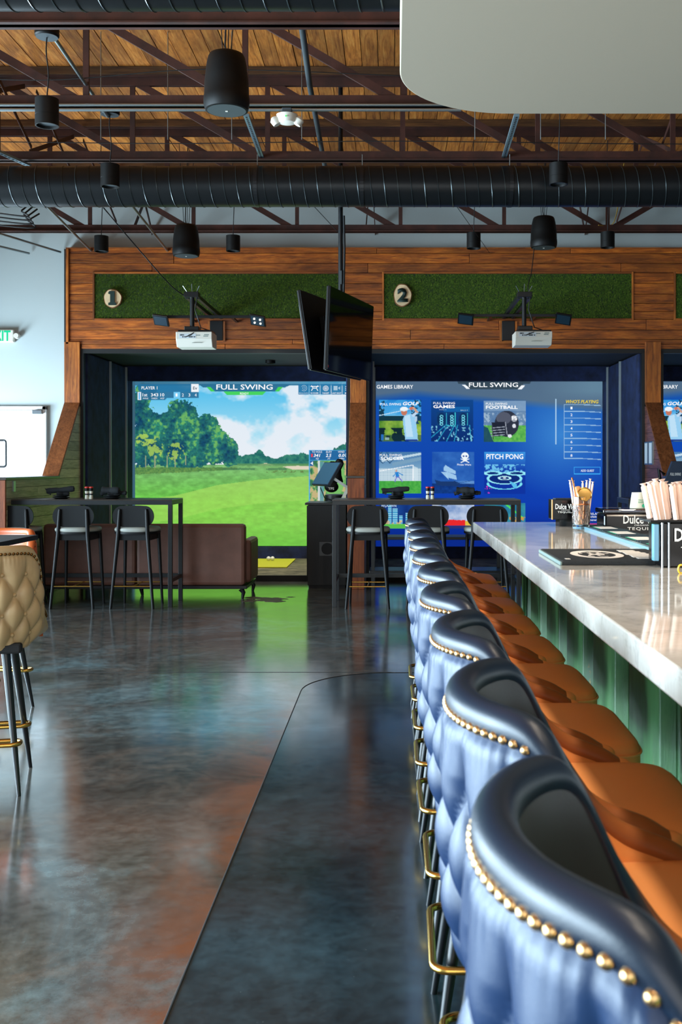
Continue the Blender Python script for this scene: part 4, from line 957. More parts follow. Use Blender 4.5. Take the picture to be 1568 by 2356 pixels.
def rail(xa, xb, yt, bay, lit):
    d = 11.95; z = zpx(yt, d); x0, x1 = xpx(xa, d), xpx(xb, d)
    t = thing('floodlight_rail', f'black rail with two floodlights under the turf panel of the {[0,"golf","games"][bay]} bay', 'light rail', ((x0+x1)/2, d, z-.06), group='floodlight rails')
    MB().box(x0+.06, x1-.06, d-.02, d+.02, z-.02, z+.012).build('rail', M['black_metal'], t, bev=.003)
    for xq in (x0+.4, x1-.4): MB().box(xq-.015, xq+.015, d, F-.012, z-.012, z+.008).build('rail_bracket', M['black_metal'], t)
    for i, xc in enumerate((x0+.10, x1-.09)):
        on = lit and i == 1; R3 = Matrix.Rotation(-.75, 3, 'X') @ Matrix.Rotation((.25 if i else .2), 3, 'Y')
        h = MB().obox((xc, d-.04, z-.05), (.18, .15, .022), R3).build('floodlight', M['black_metal'], t, bev=.003)
        MB().obox(Vector((xc, d-.04, z-.05)) + R3 @ Vector((0, 0, -.013)), (.15, .12, .004), R3).build('lens', M['flood_off'], h)
        if on:
            for a in (-.035, .035):
                for b_ in (-.028, .028): MB().sphere(Vector((xc, d-.04, z-.05)) + R3 @ Vector((a, b_, -.018)), .011, 10, 6).build('led', M['led_white'], h, smooth=60)
            l = bpy.data.lights.new('flood_lamp', 'SPOT'); l.energy = 45; l.color = (1, .88, .68); l.spot_size = 1.9; l.spot_blend = .7; l.shadow_soft_size = .05
            lo = bpy.data.objects.new('flood_lamp', l); C.objects.link(lo); lo.location = (xc+.01, d-.075, z-.10); lo.rotation_euler = (math.radians(14), 0, 0)
def added_bay_lamp(x, y, label):  # made-up downlight, added so that the hitting mat is lit
    t = thing('added_downlight', label, 'lamp', (x, y, 2.70), group='added bay downlights')
    MB().lathe([(.04, 2.72), (.06, 2.70), (.065, 2.70), (.065, 2.739)], 20, (x, y, 0)).build('lamp_body', M['black_plastic'], t, smooth=40)
    l = bpy.data.lights.new('added_downlight_spot', 'SPOT'); l.energy = 260; l.color = (1, .92, .80); l.spot_size = 1.3; l.spot_blend = .5; l.shadow_soft_size = .04
    lo = bpy.data.objects.new('added_downlight_spot', l); C.objects.link(lo); lo.location = (x, y, 2.70)
added_bay_lamp(-1.6, 13.55, 'added small black downlight in the golf bay ceiling, brightening the mat')
rail(352, 612, 728, 1, True); rail(1050, 1312, 725, 2, False)

# numbers on wood slices
for i, (cx, cy, n_, rx, ry) in enumerate(((260, 687, '1', .108, .112), (925.5, 680, '2', .108, .136))):
    x, z = xpx(cx, F-.03), zpx(cy, F-.03)
    t = thing('number_plaque', ['round live-edge wood slice with the green numeral one', 'oval live-edge wood slice with the green numeral two'][i], 'plaque', (x, F-.02, z-ry))
    ph = random.random()*6
    def rad(a, k_=1): return (1+.025*math.sin(3*a+ph)+.015*math.sin(7*a))*k_
    pts = [(x+rx*rad(a)*math.cos(a), z+ry*rad(a)*math.sin(a)) for a in np.linspace(0, 2*PI, 49)[:-1]]
    pts2 = [(x+rx*rad(a, .92)*math.cos(a), z+ry*rad(a, .92)*math.sin(a)) for a in np.linspace(0, 2*PI, 49)[:-1]]
    MB().prism(pts, 'y', F-.050, F-.022).build('bark_ring', M['bark'], t); MB().prism(pts2, 'y', F-.056, F-.049).build('slice_face', M['slice_wood'], t)
    h = .165
    if n_ == '1':
        MB().prism([(x-.045, z-.083), (x+.045, z-.083), (x+.045, z-.055), (x+.028, z-.05), (x+.028, z+.083), (x-.03, z+.083), (x-.045, z+.07), (x-.045, z+.05), (x-.024, z+.046), (x-.024, z-.05), (x-.045, z-.055)], 'y', F-.075, F-.05).build('numeral', M['number_green'], t)
    else:
        o = text('2', M['number_green'], t, (x, F-.075, z), .125, .165, bold=.05, name='numeral'); sm = o.modifiers.new('thick', 'SOLIDIFY'); sm.thickness = .024; sm.offset = -1

# exit sign, door
t = thing('exit_sign', 'green lit EXIT sign with lamp heads on the white wall', 'sign', (xpx(0, YF), YF, zpx(788, YF)))
x1 = xpx(31, 12.48); x0 = x1-.32; z0, z1 = zpx(787, 12.48), zpx(758, 12.48)
MB().box(x0, x1, 12.48, YF, z0, z1).build('housing', M['white_plastic'], t, bev=.012)
text('EXIT', M['exit_green'], t, ((x0+x1)/2-.005, 12.478, (z0+z1)/2), .26, .125, bold=.02, name='exit_letters')
for xh in (x1+.035, x0-.035): MB().lathe([(.001, -.03), (.033, -.03), (.036, -.02), (.03, .03), (.001, .03)], 18, (xh, 12.49, (z0+z1)/2), Matrix.Rotation(-PI/2+PI, 3, 'X')).build('lamp_head', M['white_plastic'], t, smooth=40)
dr = struct(MB().box(-5.15, xpx(99, YF), YF-.035, YF-.005, .01, zpx(944, YF)).build('door_1', M['door_white'], bev=.003))
fm = MB().box(xpx(100, YF), xpx(109, YF), YF-.05, YF-.002, 0, zpx(935, YF)).box(-5.25, xpx(109, YF), YF-.05, YF-.002, zpx(943, YF), zpx(935, YF)).box(-5.25, -5.17, YF-.05, YF-.002, 0, zpx(943, YF))
fm.build('door_frame', M['door_white'], dr, bev=.003)
MB().box(xpx(77, 12.5), xpx(98, 12.5), YF-.10, YF-.036, zpx(953, 12.5), zpx(944, 12.5)).build('door_closer', M['chrome'], dr, bev=.003)
hx = xpx(13, 12.45); za, zb = zpx(1013, 12.45), zpx(1074, 12.45)
hp = [(hx-.14, za), (hx-.03, za)] + [(hx-.03+.03*math.sin(a), za-.03+.03*math.cos(a)) for a in np.linspace(0, PI/2, 6)] + [(hx-.03+.03*math.cos(a), zb+.03-.03*math.sin(a)) for a in np.linspace(0, PI/2, 6)] + [(hx-.14, zb)]
MB().tube([(p[0], YF-.09, p[1]) for p in hp], .012, 8).build('door_handle', M['black_metal'], dr, smooth=50)
# switch plate on the green-lit planks, paper holders on the right partition
MB().box(-3.72, -3.705, 10.18, 10.235, zpx(1131, 10.2), zpx(1107, 10.2)).build('switch_plate', M['galvanised'])
tag(bpy.data.objects['switch_plate'], 'slim metal plate on the low plank wall by the left table', 'plate')
t = thing('paper_holder', 'two framed paper sheets on the reddish plank partition', 'holder', (2.985, 12.0, zpx(1070, 12)))
for a, b in ((11.98, 12.16), (12.19, 12.36)):
    h = MB().box(2.968, 2.984, a, b, zpx(1069, 12.1), zpx(1016, 12.1)).build('holder_frame', M['galvanised'], t)
    MB().box(2.965, 2.969, a+.03, b-.03, zpx(1066, 12.1), zpx(1019, 12.1)).build('sheet', M['paper'], h)

# ================================================================== BAY FURNITURE
def high_table(x0, x1, y0, y1, label):
    t = thing('high_table', label, 'table', ((x0+x1)/2, (y0+y1)/2, 0), group='high tables'); lg = .04; z = 1.045
    MB().box(x0, x1, y0, y1, z-.012, z).build('table_top', M['tabletop'], t, bev=.003)
    ap = MB()
    for b in ((x0, x1, y0, y0+lg), (x0, x1, y1-lg, y1)): ap.box(*b, z-.052, z-.012)
    for b in ((x0, x0+lg), (x1-lg, x1)): ap.box(b[0], b[1], y0+lg, y1-lg, z-.052, z-.012)
    ap.build('apron', M['steel_frame'], t)
    for a in (x0, x1-lg):
        for b in (y0, y1-lg): MB().box(a, a+lg, b, b+lg, 0, z-.052).build('leg', M['steel_frame'], t, bev=.002)
        MB().box(a+.004, a+lg-.004, y0+lg, y1-lg, .235, .27).build('side_rail', M['steel_frame'], t)
    MB().box(x0+lg, x1-lg, y1-lg+.004, y1-.004, .235, .275).build('foot_rail', M['steel_frame'], t)
    return t
high_table(-3.98, -2.155, 10.15, 10.68, 'black high table before the golf bay, at the brown sofa')
high_table(-.595, 1.235, 10.13, 10.66, 'black high table before the games bay, between the cabinet and the bar')
high_table(2.34, 4.15, 10.4, 10.93, 'black high table before the third bay, behind the bar trays')

def high_stool():
    t = thing('high_stool', '', 'stool', group='black wooden high stools')
    W = M['black_metal']; B = M['dark_wood_painted']
    # seat: rounded triangle-ish pad
    pad = []
    for a in np.linspace(0, 2*PI, 41)[:-1]:
        ca, sa = math.cos(a), math.sin(a); e = 2.6
        pad.append((.215*math.copysign(abs(ca)**(2/e), ca), .205*math.copysign(abs(sa)**(2/e), sa)))
    P = [[(x*k_, y*k_, z) for x, y in pad] for k_, z in ((.0001, .735), (.96, .735), (1.0, .750), (.985, .766), (.92, .778), (.6, .785), (.0001, .786))]
    MB().grid(P, closed_v=True).build('seat_pad', M['pale_seat'], t, smooth=60, local=True)
    P = [[(x*k_, y*k_, z) for x, y in pad] for k_, z in ((.0001, .715), (.985, .715), (.99, .7345), (.0001, .7345))]
    MB().grid(P, closed_v=True).build('seat_board', B, t, smooth=40, local=True)
    m = MB().box(-.165, .165, -.165, -.14, .655, .715).box(-.165, .165, .14, .165, .655, .715).box(-.165, -.14, -.14, .14, .655, .715).box(.14, .165, -.14, .14, .655, .715)
    m.build('seat_apron', B, t, local=True)
    # legs: the two back posts run up behind the backrest
    for s in (-1, 1):
        top = (s*.128, -.172, .955); kn = (s*.142, -.178, .72); ft = (s*.205, -.215, 0)
        MB().tube([ft, kn, (s*.131, -.168, .93), top], [.014, .020, .017, .011], 12).build('back_leg', B, t, smooth=50, local=True)
        MB().tube([(s*.19, .205, 0), (s*.165, .150, .715)], [.013, .019], 12).build('front_leg', B, t, smooth=50, local=True)
    # backrest: oval curved ply panel
    n = 40; out = []
    for a in np.linspace(0, 2*PI, n+1)[:-1]:
        ca, sa = math.cos(a), math.sin(a)
        x = .098*ca + math.copysign(.102, ca)*min(1, abs(ca)*3); out.append((x, .886+.104*sa))
    yb = lambda x: -.163 + .10*(.04 - x*x) - .004
    f0 = [(x, yb(x)-.0, z) for x, z in out]; f1 = [(x, yb(x)+.014, z) for x, z in out]
    m = MB(); N = 7
    ring = []
    for q in np.linspace(0, 1, N): ring.append([(x*q, yb(x*q), .886+(z-.886)*q) for x, z in out])
    ring.append(f1)
    for q in np.linspace(1, 0, N)[1:]: ring.append([(x*q, yb(x*q)+.014, .886+(z-.886)*q) for x, z in out])
    m.grid(ring, closed_v=True); m.build('backrest', B, t, smooth=50, local=True)
    MB().box(-.135, .135, -.158, -.142, .785, .800).build('back_rail', B, t, local=True)
    # brass stretchers in an H
    MB().tube([(-.186, -.206, .215), (.186, -.206, .215)], .007, 8).build('stretcher', M['brass'], t, smooth=50, local=True)
    MB().tube([(-.182, .19, .215), (.182, .19, .215)], .007, 8).build('stretcher', M['brass'], t, smooth=50, local=True)
    MB().tube([(0, -.206, .215), (0, .19, .215)], .007, 8).build('stretcher', M['brass'], t, smooth=50, local=True)
    return t
M['dark_wood_painted'] = simple('dark_wood_painted', (10, 12, 14), .5, bump=.05, bscale=40, spec=.25)
hs = high_stool()
SP = [(-3.67, 10.22, 'black wooden high stool at the sofa table, beside the low plank wall'), (-3.085, 10.22, 'black wooden high stool at the sofa table, middle of the three'), (-2.504, 10.22, 'black wooden high stool at the sofa table, next to the table end'),
      (-.248, 10.20, 'black wooden high stool beside the dark cabinet, before the timber post'), (.333, 10.20, 'black wooden high stool at the games bay table, middle of the three'), (.90, 10.20, 'black wooden high stool at the games bay table, next to the bar corner')]
for i, (x, y, lab) in enumerate(SP):
    if i == 0: hs.location = (x, y, 0); hs['label'] = lab
    else: copy_tree(hs, (x, y, 0), random.uniform(-.03, .03), lab)

# plates with napkin rolls, salt and pepper mills
def napkin_plate(x, y, rz, label, k=0):
    t = thing('napkin_plate', label, 'plate', (x, y, 1.045), rz, group='plates with rolled napkins')
    MB().lathe([(.001, 0), (.055, 0), (.085, .016), (.086, .020), (.06, .012), (.001, .010)], 28).build('plate', M['plate_black'], t, smooth=40, local=True)
    MB().lathe([(.001, .018), (.05, .018), (.083, .031), (.084, .035), (.001, .03)], 28).build('plate', M['plate_black'], t, smooth=40, local=True)
    def roll(p0, p1, r, nm='rolled_napkin'):
        p0, p1 = Vector(p0), Vector(p1); pts = [p0.lerp(p1, q) for q in np.linspace(0, 1, 12)]
        rr = [r*(1+.12*math.sin(9*q+k)+.06*math.sin(23*q)) for q in np.linspace(0, 1, 12)]
        o = MB().tube(pts, rr, 12).build(nm, M['napkin'], t, smooth=50, local=True)
        MB().tube([p1 + (p1-p0).normalized()*.001 + Vector((0, .5*r*math.cos(a), .5*r*math.sin(a))) for a in np.linspace(0, 4.6, 10)], .004, 5).build('fold', M['plate_black'], t, local=True)
    roll((-.04, -.02, .052), (.07, .02, .05), .021)
    if k % 2 == 0: roll((-.14, .0, .078), (.125, -.01, .100), .026); MB().prism([(-.155, .105), (-.09, .085), (-.10, .040), (-.125, .05)], 'y', -.02, .0).build('napkin_tip', M['napkin'], t, local=True)
    else: roll((-.10, .0, .085), (.075, -.01, .082), .033); roll((.05, .03, .06), (.135, .03, .058), .02); roll((-.12, .02, .05), (-.06, .0, .07), .02)
    return t
def mill(x, y, label):
    t = thing('pepper_mill', label, 'mill', (x, y, 1.045), group='salt and pepper mills')
    MB().lathe([(.001, .0), (.019, .0), (.0195, .01), (.0155, .045), (.0195, .078), (.001, .078)], 16).build('glass_body', M['cup_plastic'], t, smooth=40, local=True)
    MB().lathe([(.016, .018), (.0165, .055)], 16).build('label_band', M['port_dark'], t, smooth=40, local=True)
    MB().lathe([(.0205, .078), (.0205, .108), (.001, .108)], 16).build('grinder', M['black_plastic'], t, smooth=40, local=True)
    MB().lathe([(.0206, .108), (.0206, .119), (.015, .122), (.001, .122)], 16).build('cap', M['red_cap'], t, smooth=40, local=True)
    MB().lathe([(.0168, .055), (.0175, .066)], 16).build('collar', M['red_cap'], t, smooth=40, local=True)
dt = 10.36
napkin_plate(xpx(141, dt), dt, .1, 'black plates with a rolled napkin on the sofa table, near the plank wall', 0)
napkin_plate(xpx(258, dt), dt, -.1, 'black plates with a rolled napkin on the sofa table, right of the mills', 1)
napkin_plate(xpx(911, dt), dt, .05, 'black plates with a rolled napkin on the games bay table, left of the mills', 2)
napkin_plate(xpx(1073, dt), dt, -.1, 'black plates with a rolled napkin on the games bay table, right of the mills', 3)
for x, lab in ((199.5, 'red-capped mill on the sofa table, the one toward the plank wall'), (209.5, 'red-capped mill on the sofa table, the one toward the golf bay'), (983.5, 'red-capped mill on the games bay table, the one toward the cabinet'), (994, 'red-capped mill on the games bay table, the one toward the bar')):
    mill(xpx(x, 10.33), 10.33, lab)

# sofa seen from behind
sx0, sx1, sy0, sy1 = -3.62, -1.535, 10.76, 11.5
t = thing('leather_sofa', 'long brown leather sofa with its back to the high table', 'sofa', ((sx0+sx1)/2, (sy0+sy1)/2, 0))
def rbox(mb, x0, x1, y0, y1, z0, z1): return mb.box(x0, x1, y0, y1, z0, z1)
mid = -2.66
for i, (a, b) in enumerate(((sx0, mid-.004), (mid+.004, sx1))): MB().box(a, b, sy0, sy0+.15, .135, .77).build('back_panel', M['brown_leather'], t, bev=.035)
MB().box(sx0+.02, sx1-.02, sy0+.15, sy1-.02, .16, .44).build('seat', M['brown_leather'], t, bev=.04)
for a, b in ((sx0, sx0+.12), (sx1-.06, sx1+.045)): MB().box(a, b, sy0+.13, sy1, .15, .60).build('arm', M['brown_leather'], t, bev=.035)
MB().box(sx0, sx1+.02, sy0+.01, sy1, .10, .135).build('base_rail', M['black_metal'], t, bev=.004)
for x, y in ((sx1-.03, sy0+.04), (sx1-.01, sy1-.06), (sx0+.05, sy0+.04), (sx0+.05, sy1-.06), (mid, sy0+.3)):
    o = -.05 if x > mid+.1 else (.05 if x < mid-.1 else 0)
    MB().tube([(x, y, 0), (x+.012*(1 if o < 0 else -1), y, .06), (x+o*.3, y, .10)], [.014, .022, .03], 10).build('leg', M['black_metal'], t, smooth=50)

# two-tier low console in the games bay
t = thing('console_table', 'low two-tier black console behind the games bay high table', 'table', (.46, 11.37, 0))
for z in (.61, .25): MB().box(-.26, 1.2, 11.16, 11.58, z-.03, z).build('shelf', M['steel_frame'], t, bev=.003)
for x in (-.24, 1.14):
    for y in (11.17, 11.53): MB().box(x, x+.035, y, y+.035, 0, .58).build('leg', M['steel_frame'], t)

# dark cabinets with a touchscreen, one per bay
def kiosk(x0, x1, y0, y1, label, slab=True):
    t = thing('kiosk_cabinet', label, 'cabinet', ((x0+x1)/2, (y0+y1)/2, 0), group='kiosk cabinets')
    MB().box(x0, x1, y0, y1, .03, .93).build('body', M['dark_wood'], t, bev=.003)
    MB().box(x0+.01, x1-.01, y0+.01, y1, 0, .03).build('plinth', M['black_matte'], t)
    MB().box(x0-.03, x1, y0-.012, y1, .932, .957).build('top_slab', M['steel_frame'], t, bev=.003)
    MB().box(x0-.012, x0, y0+.02, y1-.02, .12, .92).build('door', M['dark_wood'], t)
    fx = x0+.20
    f = MB().box(fx-.07, fx+.14, y0-.006, y0, .36, .52).build('vent_plate', M['black_metal'], t, bev=.002)
    MB().lathe([(.001, .004), (.064, .004), (.066, 0)], 24, (fx+.02, y0-.006, .44), Matrix.Rotation(PI/2, 3, 'X')).build('fan_grille', M['black_matte'], f, smooth=30)
    return t
kiosk(-.965, -.535, 11.72, 12.30, 'dark cabinet beside the middle timber post, under the tilted touchscreen')
kiosk(3.19, 3.7, 11.0, 11.5, 'dark cabinet of the third bay, behind the bar straws')
def monitor(c, label, txt=None):
    t = thing('touchscreen', label, 'screen', (c[0], c[1], .957), group='kiosk touchscreens')
    # panel seen edge-on, leaning back: profile in x-z
    ang = math.radians(57); Mx = Matrix.Rotation(math.radians(32), 3, 'Z') @ Matrix.Rotation(-ang, 3, 'Y')
    MB().obox(c, (.31, .40, .035), Mx).build('panel', M['navy_plastic'], t, bev=.006)
    MB().obox(Vector(c) + Mx @ Vector((0, 0, .0185)), (.29, .38, .002), Mx).build('glass', M['touch_glass'], t)
    MB().bar((c[0]+.02, c[1], c[2]-.01), (c[0]+.26, c[1], c[2]-.17), .04, .03).build('arm', M['galvanised'], t)
    MB().bar((c[0]+.24, c[1], c[2]-.16), (c[0]+.17, c[1], .975), .05, .035).build('stand', M['white_plastic'], t)
    MB().box(c[0]+.08, c[0]+.28, c[1]-.1, c[1]+.1, .957, .972).build('foot', M['galvanised'], t)
    MB().tube([(c[0]-.07, c[1]-.1, c[2]-.15), (c[0]-.02, c[1]-.12, c[2]-.27), (c[0]+.09, c[1]-.1, c[2]-.305)], .006, 6).build('cable', M['cable'], t, smooth=60)
    return t
monitor((xpx(752, 12.0), 12.0, zpx(1091, 12.0)), 'tilted touchscreen on the cabinet beside the middle post')
# third bay touchscreen seen from behind, with lettering
t = thing('touchscreen', 'navy touchscreen back lettered FULL SWING behind the bar straws', 'screen', (3.3, 11.2, .957), group='kiosk touchscreens')
cx_, cy_, cz_ = xpx(1557, 11.1), 11.1, zpx(1088, 11.1)
par = [(cx_-.155, cz_-.14), (cx_+.22, cz_-.14), (cx_+.30, cz_+.125), (cx_-.055, cz_+.125)]
MB().prism(par, 'y', 11.1, 11.14).build('panel', M['navy_plastic'], t, bev=.004)
text('FULL SWING', M['white_print'], t, (xpx(1552, 11.1)+.005, 11.098, zpx(1091, 11.1)), .115, .03, slant=.25, bold=.01)
MB().bar((cx_+.08, 11.14, cz_-.05), (3.4, 11.25, .97), .04, .04).build('stand', M['black_metal'], t)
MB().tube([(cx_-.12, 11.16, cz_-.02), (cx_-.18, 11.17, cz_+.04), (cx_-.16, 11.17, cz_-.10), (cx_-.14, 11.2, cz_-.2)], .018, 8).build('arm_knob', M['black_plastic'], t, smooth=60)
# golf bag behind the cabinet
gx, gy = xpx(787, 12.36), 12.33
gx, gy = -.625, 12.36
t = thing('golf_bag', 'black golf bag with covered clubs behind the touchscreen', 'bag', (gx, gy, 0))
gx, gy = -.715, 12.62
t.location = (gx, gy, .07)
MB().lathe([(.10, .07), (.115, .12), (.12, .6), (.10, .85), (.125, .95), (.12, 1.02), (.09, 1.03), (.001, 1.0)], 20, (gx, gy, 0)).build('bag_body', M['plate_black'], t, smooth=50)
MB().sphere((gx-.03, gy-.11, 1.12), .085, 14, 10, (1, .6, .8)).build('bag_pocket', M['black_plastic'], t, smooth=60)
for ox, oz, rr, yaw in ((-.03, 1.33, .055, .3), (.04, 1.27, .05, -.4), (.0, 1.20, .05, .8), (.05, 1.36, .045, .2)):
    h = MB(); Rm = Matrix.Rotation(yaw, 3, 'Y'); h.lathe([(.001, -.12), (.022, -.11), (.03, -.03), (rr*.9, .02), (rr, .05), (rr*.6, .09), (.001, .1)], 14, (gx+ox, gy-.02, oz), Rm @ Matrix.Diagonal((1.25, .9, 1))); h.build('club_cover', M['black_plastic'], t, smooth=60)
text('TPS', M['white_print'], t, (gx-.03, gy-.168, 1.10), .07, .03, bold=.02)

# hitting mat and balls in the golf bay, mat in the games bay
tag(MB().box(-2.9, -1.36, 13.28, 14.5, .07, .082).build('hitting_mat', M['hitting_mat']), 'yellow-green hitting mat on the turf of the golf bay', 'mat')
for x in (617.5, 626.5):
    d = 14.2; tag(MB().sphere((xpx(x, d), d, .082+.0285), .0285, 16, 10).build('golf_ball', M['ball'], smooth=80), 'white golf ball on the yellow-green hitting mat', 'ball', 'golf balls on the mat')

# ================================================================== BAR
BX0, BX1, BY0, BY1, BZ = .43, .95, -2.3, 5.65, 1.07
ct = tag(MB().box(BX0, BX1, BY0, BY1, BZ-.056, BZ).build('bar_counter', M['quartz'], bev=.004), 'long polished stone bar counter beside the leather stools', 'counter')
t = thing('steel_cladding', 'green painted corrugated steel cladding of the bar under the counter', 'cladding', (.74, 1.7, 0))
prof = []; y = BY0; pitch = .56; k = 0
MB().box(.745, .765, BY0, BY1-.06, 0, BZ-.057).build('backing', M['green_steel'], t)
while y < BY1-.1:
    y1 = min(y+.42, BY1-.06)
    MB().prism([(.745, y), (.705, y+.03), (.705, y1-.03), (.745, y1)], 'z', 0, BZ-.06).build('rib', M['green_steel'], t, bev=.004); y += .56
MB().box(.69, .77, BY1-.06, BY1-.02, 0, BZ-.057).build('corner_post', M['green_steel'], t, bev=.004)
MB().box(.765, .95, BY1-.06, BY1-.02, 0, BZ-.057).build('end_panel', M['green_steel'], t)
tag(MB().box(1.12, 1.95, BY0, BY1-.2, .86, .90).build('under_bar_worktop', M['worktop'], bev=.004), 'beige worktop on the bartender side below the counter', 'worktop')
tag(MB().box(1.14, 1.93, BY0+.02, BY1-.22, 0, .858).build('under_bar_cabinet', M['dark_wall']), 'grey cabinet run under the beige worktop', 'cabinet')
tag(MB().box(1.14, 1.93, 5.0, 5.03, .90, 1.03).build('splash_ledge', M['white_edge'], bev=.004), 'pale upstand carrying the long condiment tray', 'ledge')
# rail mats along the inner edge of the counter
y = 2.95; k = 0
rm = thing('rail_mat', 'ribbed dark rubber mat strip with labels along the counter inner edge', 'mat', (.99, 4.0, BZ))
MB().box(.935, 1.075, 3.3, 5.2, BZ, BZ+.010).build('mat_strip', M['rail_mat'], rm, bev=.002)
MB().box(.915, .934, 3.3, 5.2, BZ, BZ+.012).build('mat_edge', M['rail_edge'], rm)
for i in range(5):
    y0 = 3.42+.36*i; MB().box(.965, 1.045, y0, y0+.17, BZ+.0102, BZ+.0115).build('mat_label', M['white_print'], rm); MB().box(.955, .964, y0, y0+.17, BZ+.0102, BZ+.0112).build('label_border', M['green_print'], rm)
    for q in range(3): MB().box(.945, 1.065, y0+.21+.04*q, y0+.232+.04*q, BZ+.010, BZ+.014).build('rubber_rib', M['rail_mat'], rm)

# rubber spill mat with white badge
t = thing('spill_mat', 'black rubber spill mat with a white round badge on the counter', 'mat', (.69, 3.42, BZ))
MB().box(.515, .885, 3.19, 3.66, BZ, BZ+.014).build('mat_base', M['rubber'], t, bev=.004)
MB().box(.508, .516, 3.19, 3.66, BZ, BZ+.012).build('mat_edge', M['grey_rubber'], t, bev=.003)
m = MB(); cx, cy = .665, 3.42
def rmesh(mb, cx, cy, r0, r1, z, n=40, sx=1, sy=1, a0=0, a1=2*PI):
    mb.grid([[(cx+sx*r*math.cos(a), cy+sy*r*math.sin(a), z) for r in (r0, r1)] for a in np.linspace(a0, a1, n)])
rmesh(m, cx, cy, .062, .088, BZ+.0150, sx=.95, sy=1.7); rmesh(m, cx, cy, .0, .016, BZ+.0150, sx=1.6, sy=1.8)
for q in range(5): rmesh(m, cx-.03+.015*q, cy + .05*((-1)**q), .014, .022, BZ+.0150, 14, 1, 1.6, .4*q, .4*q+4)
m.build('round_badge', M['white_rubber'], t)
m = MB()
for q in range(7): m.box(.765 - .004*(q % 2), .845 - .008*abs(q-3), 3.26+.048*q, 3.295+.048*q, BZ+.0146, BZ+.0153)
m.build('badge_lettering', M['white_rubber'], t); MB().box(.535, .55, 3.24, 3.27, BZ+.0146, BZ+.0152).build('corner_mark', M['white_rubber'], t)

def straw(mb, p, h, lean, r=.0042, crimp=True):
    x, y, z = p; a = lean
    pts = [(x + a[0]*q*h, y + a[1]*q*h, z + q*h) for q in (0, .3, .6, .94, .97, 1.0)]
    mb.tube(pts, [r, r, r, r, r*.5, r*1.5], 8)
# drinking glass with straws and bar tools
gx, gy = .907, 5.05
t = thing('mixing_glass', 'cut-glass tumbler on the counter beside the black caddy', 'glass', (gx, gy, BZ))
prof = [(.001, BZ), (.040, BZ), (.041, BZ+.004), (.0415, BZ+.155), (.0395, BZ+.156), (.0375, BZ+.154), (.037, BZ+.022), (.001, BZ+.016)]
MB().lathe(prof, 32, (gx, gy, 0)).build('tumbler', M['glass'], t, smooth=40)
m = MB()
for q in range(12):
    for sg in (1, -1):
        pts = [(gx+.0418*math.cos(2*PI*q/12+sg*u*.9), gy+.0418*math.sin(2*PI*q/12+sg*u*.9), BZ+.03+u*.085) for u in np.linspace(0, 1, 6)]
        m.tube(pts, .0014, 5)
stuff(m.build('cut_pattern', M['glass'], t, smooth=50))
m = MB().lathe([(.0418, BZ+.116), (.0421, BZ+.117), (.0421, BZ+.121), (.0418, BZ+.122)], 32, (gx, gy, 0)); m.build('gold_band', M['copper'], t, smooth=40)
for i, (ox, oy, lx, ly, h) in enumerate(((-.022, .01, -.14, .02, .215), (-.012, .02, -.10, .05, .212), (.018, .018, .07, .05, .214), (.024, .006, .10, .0, .222), (.028, -.008, .13, -.02, .208), (.010, .024, .02, .06, .21))):
    m = MB(); straw(m, (gx+ox, gy+oy, BZ+.02), h, (lx, ly), .0052); tag(m.build('paper_straw', M['straw_paper'], smooth=50), 'paper-wrapped straw standing in the cut-glass tumbler', 'straw', 'straws in the tumbler')
tag(MB().tube([(gx-.004, gy, BZ+.02), (gx+.0, gy, BZ+.10), (gx-.010, gy+.004, BZ+.14), (gx-.017, gy+.006, BZ+.20), (gx-.018, gy+.006, BZ+.205)], [.014, .013, .012, .016, .009], 14).build('muddler', M['muddler'], smooth=50), 'round wooden muddler standing in the tumbler', 'muddler')
tag(MB().tube([(gx+.002, gy-.02, BZ+.02), (gx-.022, gy-.018, BZ+.13), (gx-.045, gy-.012, BZ+.240), (gx-.047, gy-.012, BZ+.248)], [.0025, .0028, .0045, .005], 8).build('bar_spoon', M['copper'], smooth=50), 'copper bar spoon leaning out of the tumbler', 'spoon')
st = thing('cocktail_strainer', 'gold cocktail strainer propped in the tumbler', 'strainer', (gx+.012, gy-.02, BZ+.02))
RX = Matrix.Rotation(PI/2-.2, 3, 'X')
MB().lathe([(.012, 0), (.030, .001), (.032, .003), (.030, .005), (.012, .004)], 24, (gx+.010, gy-.03, BZ+.165), RX).build('strainer_disc', M['gold'], st, smooth=40)
MB().tube([(gx+.010+.034*math.cos(a), gy-.03, BZ+.165+.034*math.sin(a)) for a in np.linspace(-.5, PI+.5, 24)], .003, 6).build('spring_rim', M['gold'], st, smooth=50)
MB().tube([(gx+.010, gy-.028, BZ+.135), (gx+.008, gy-.015, BZ+.05)], .005, 8).build('handle', M['copper'], st, smooth=50)

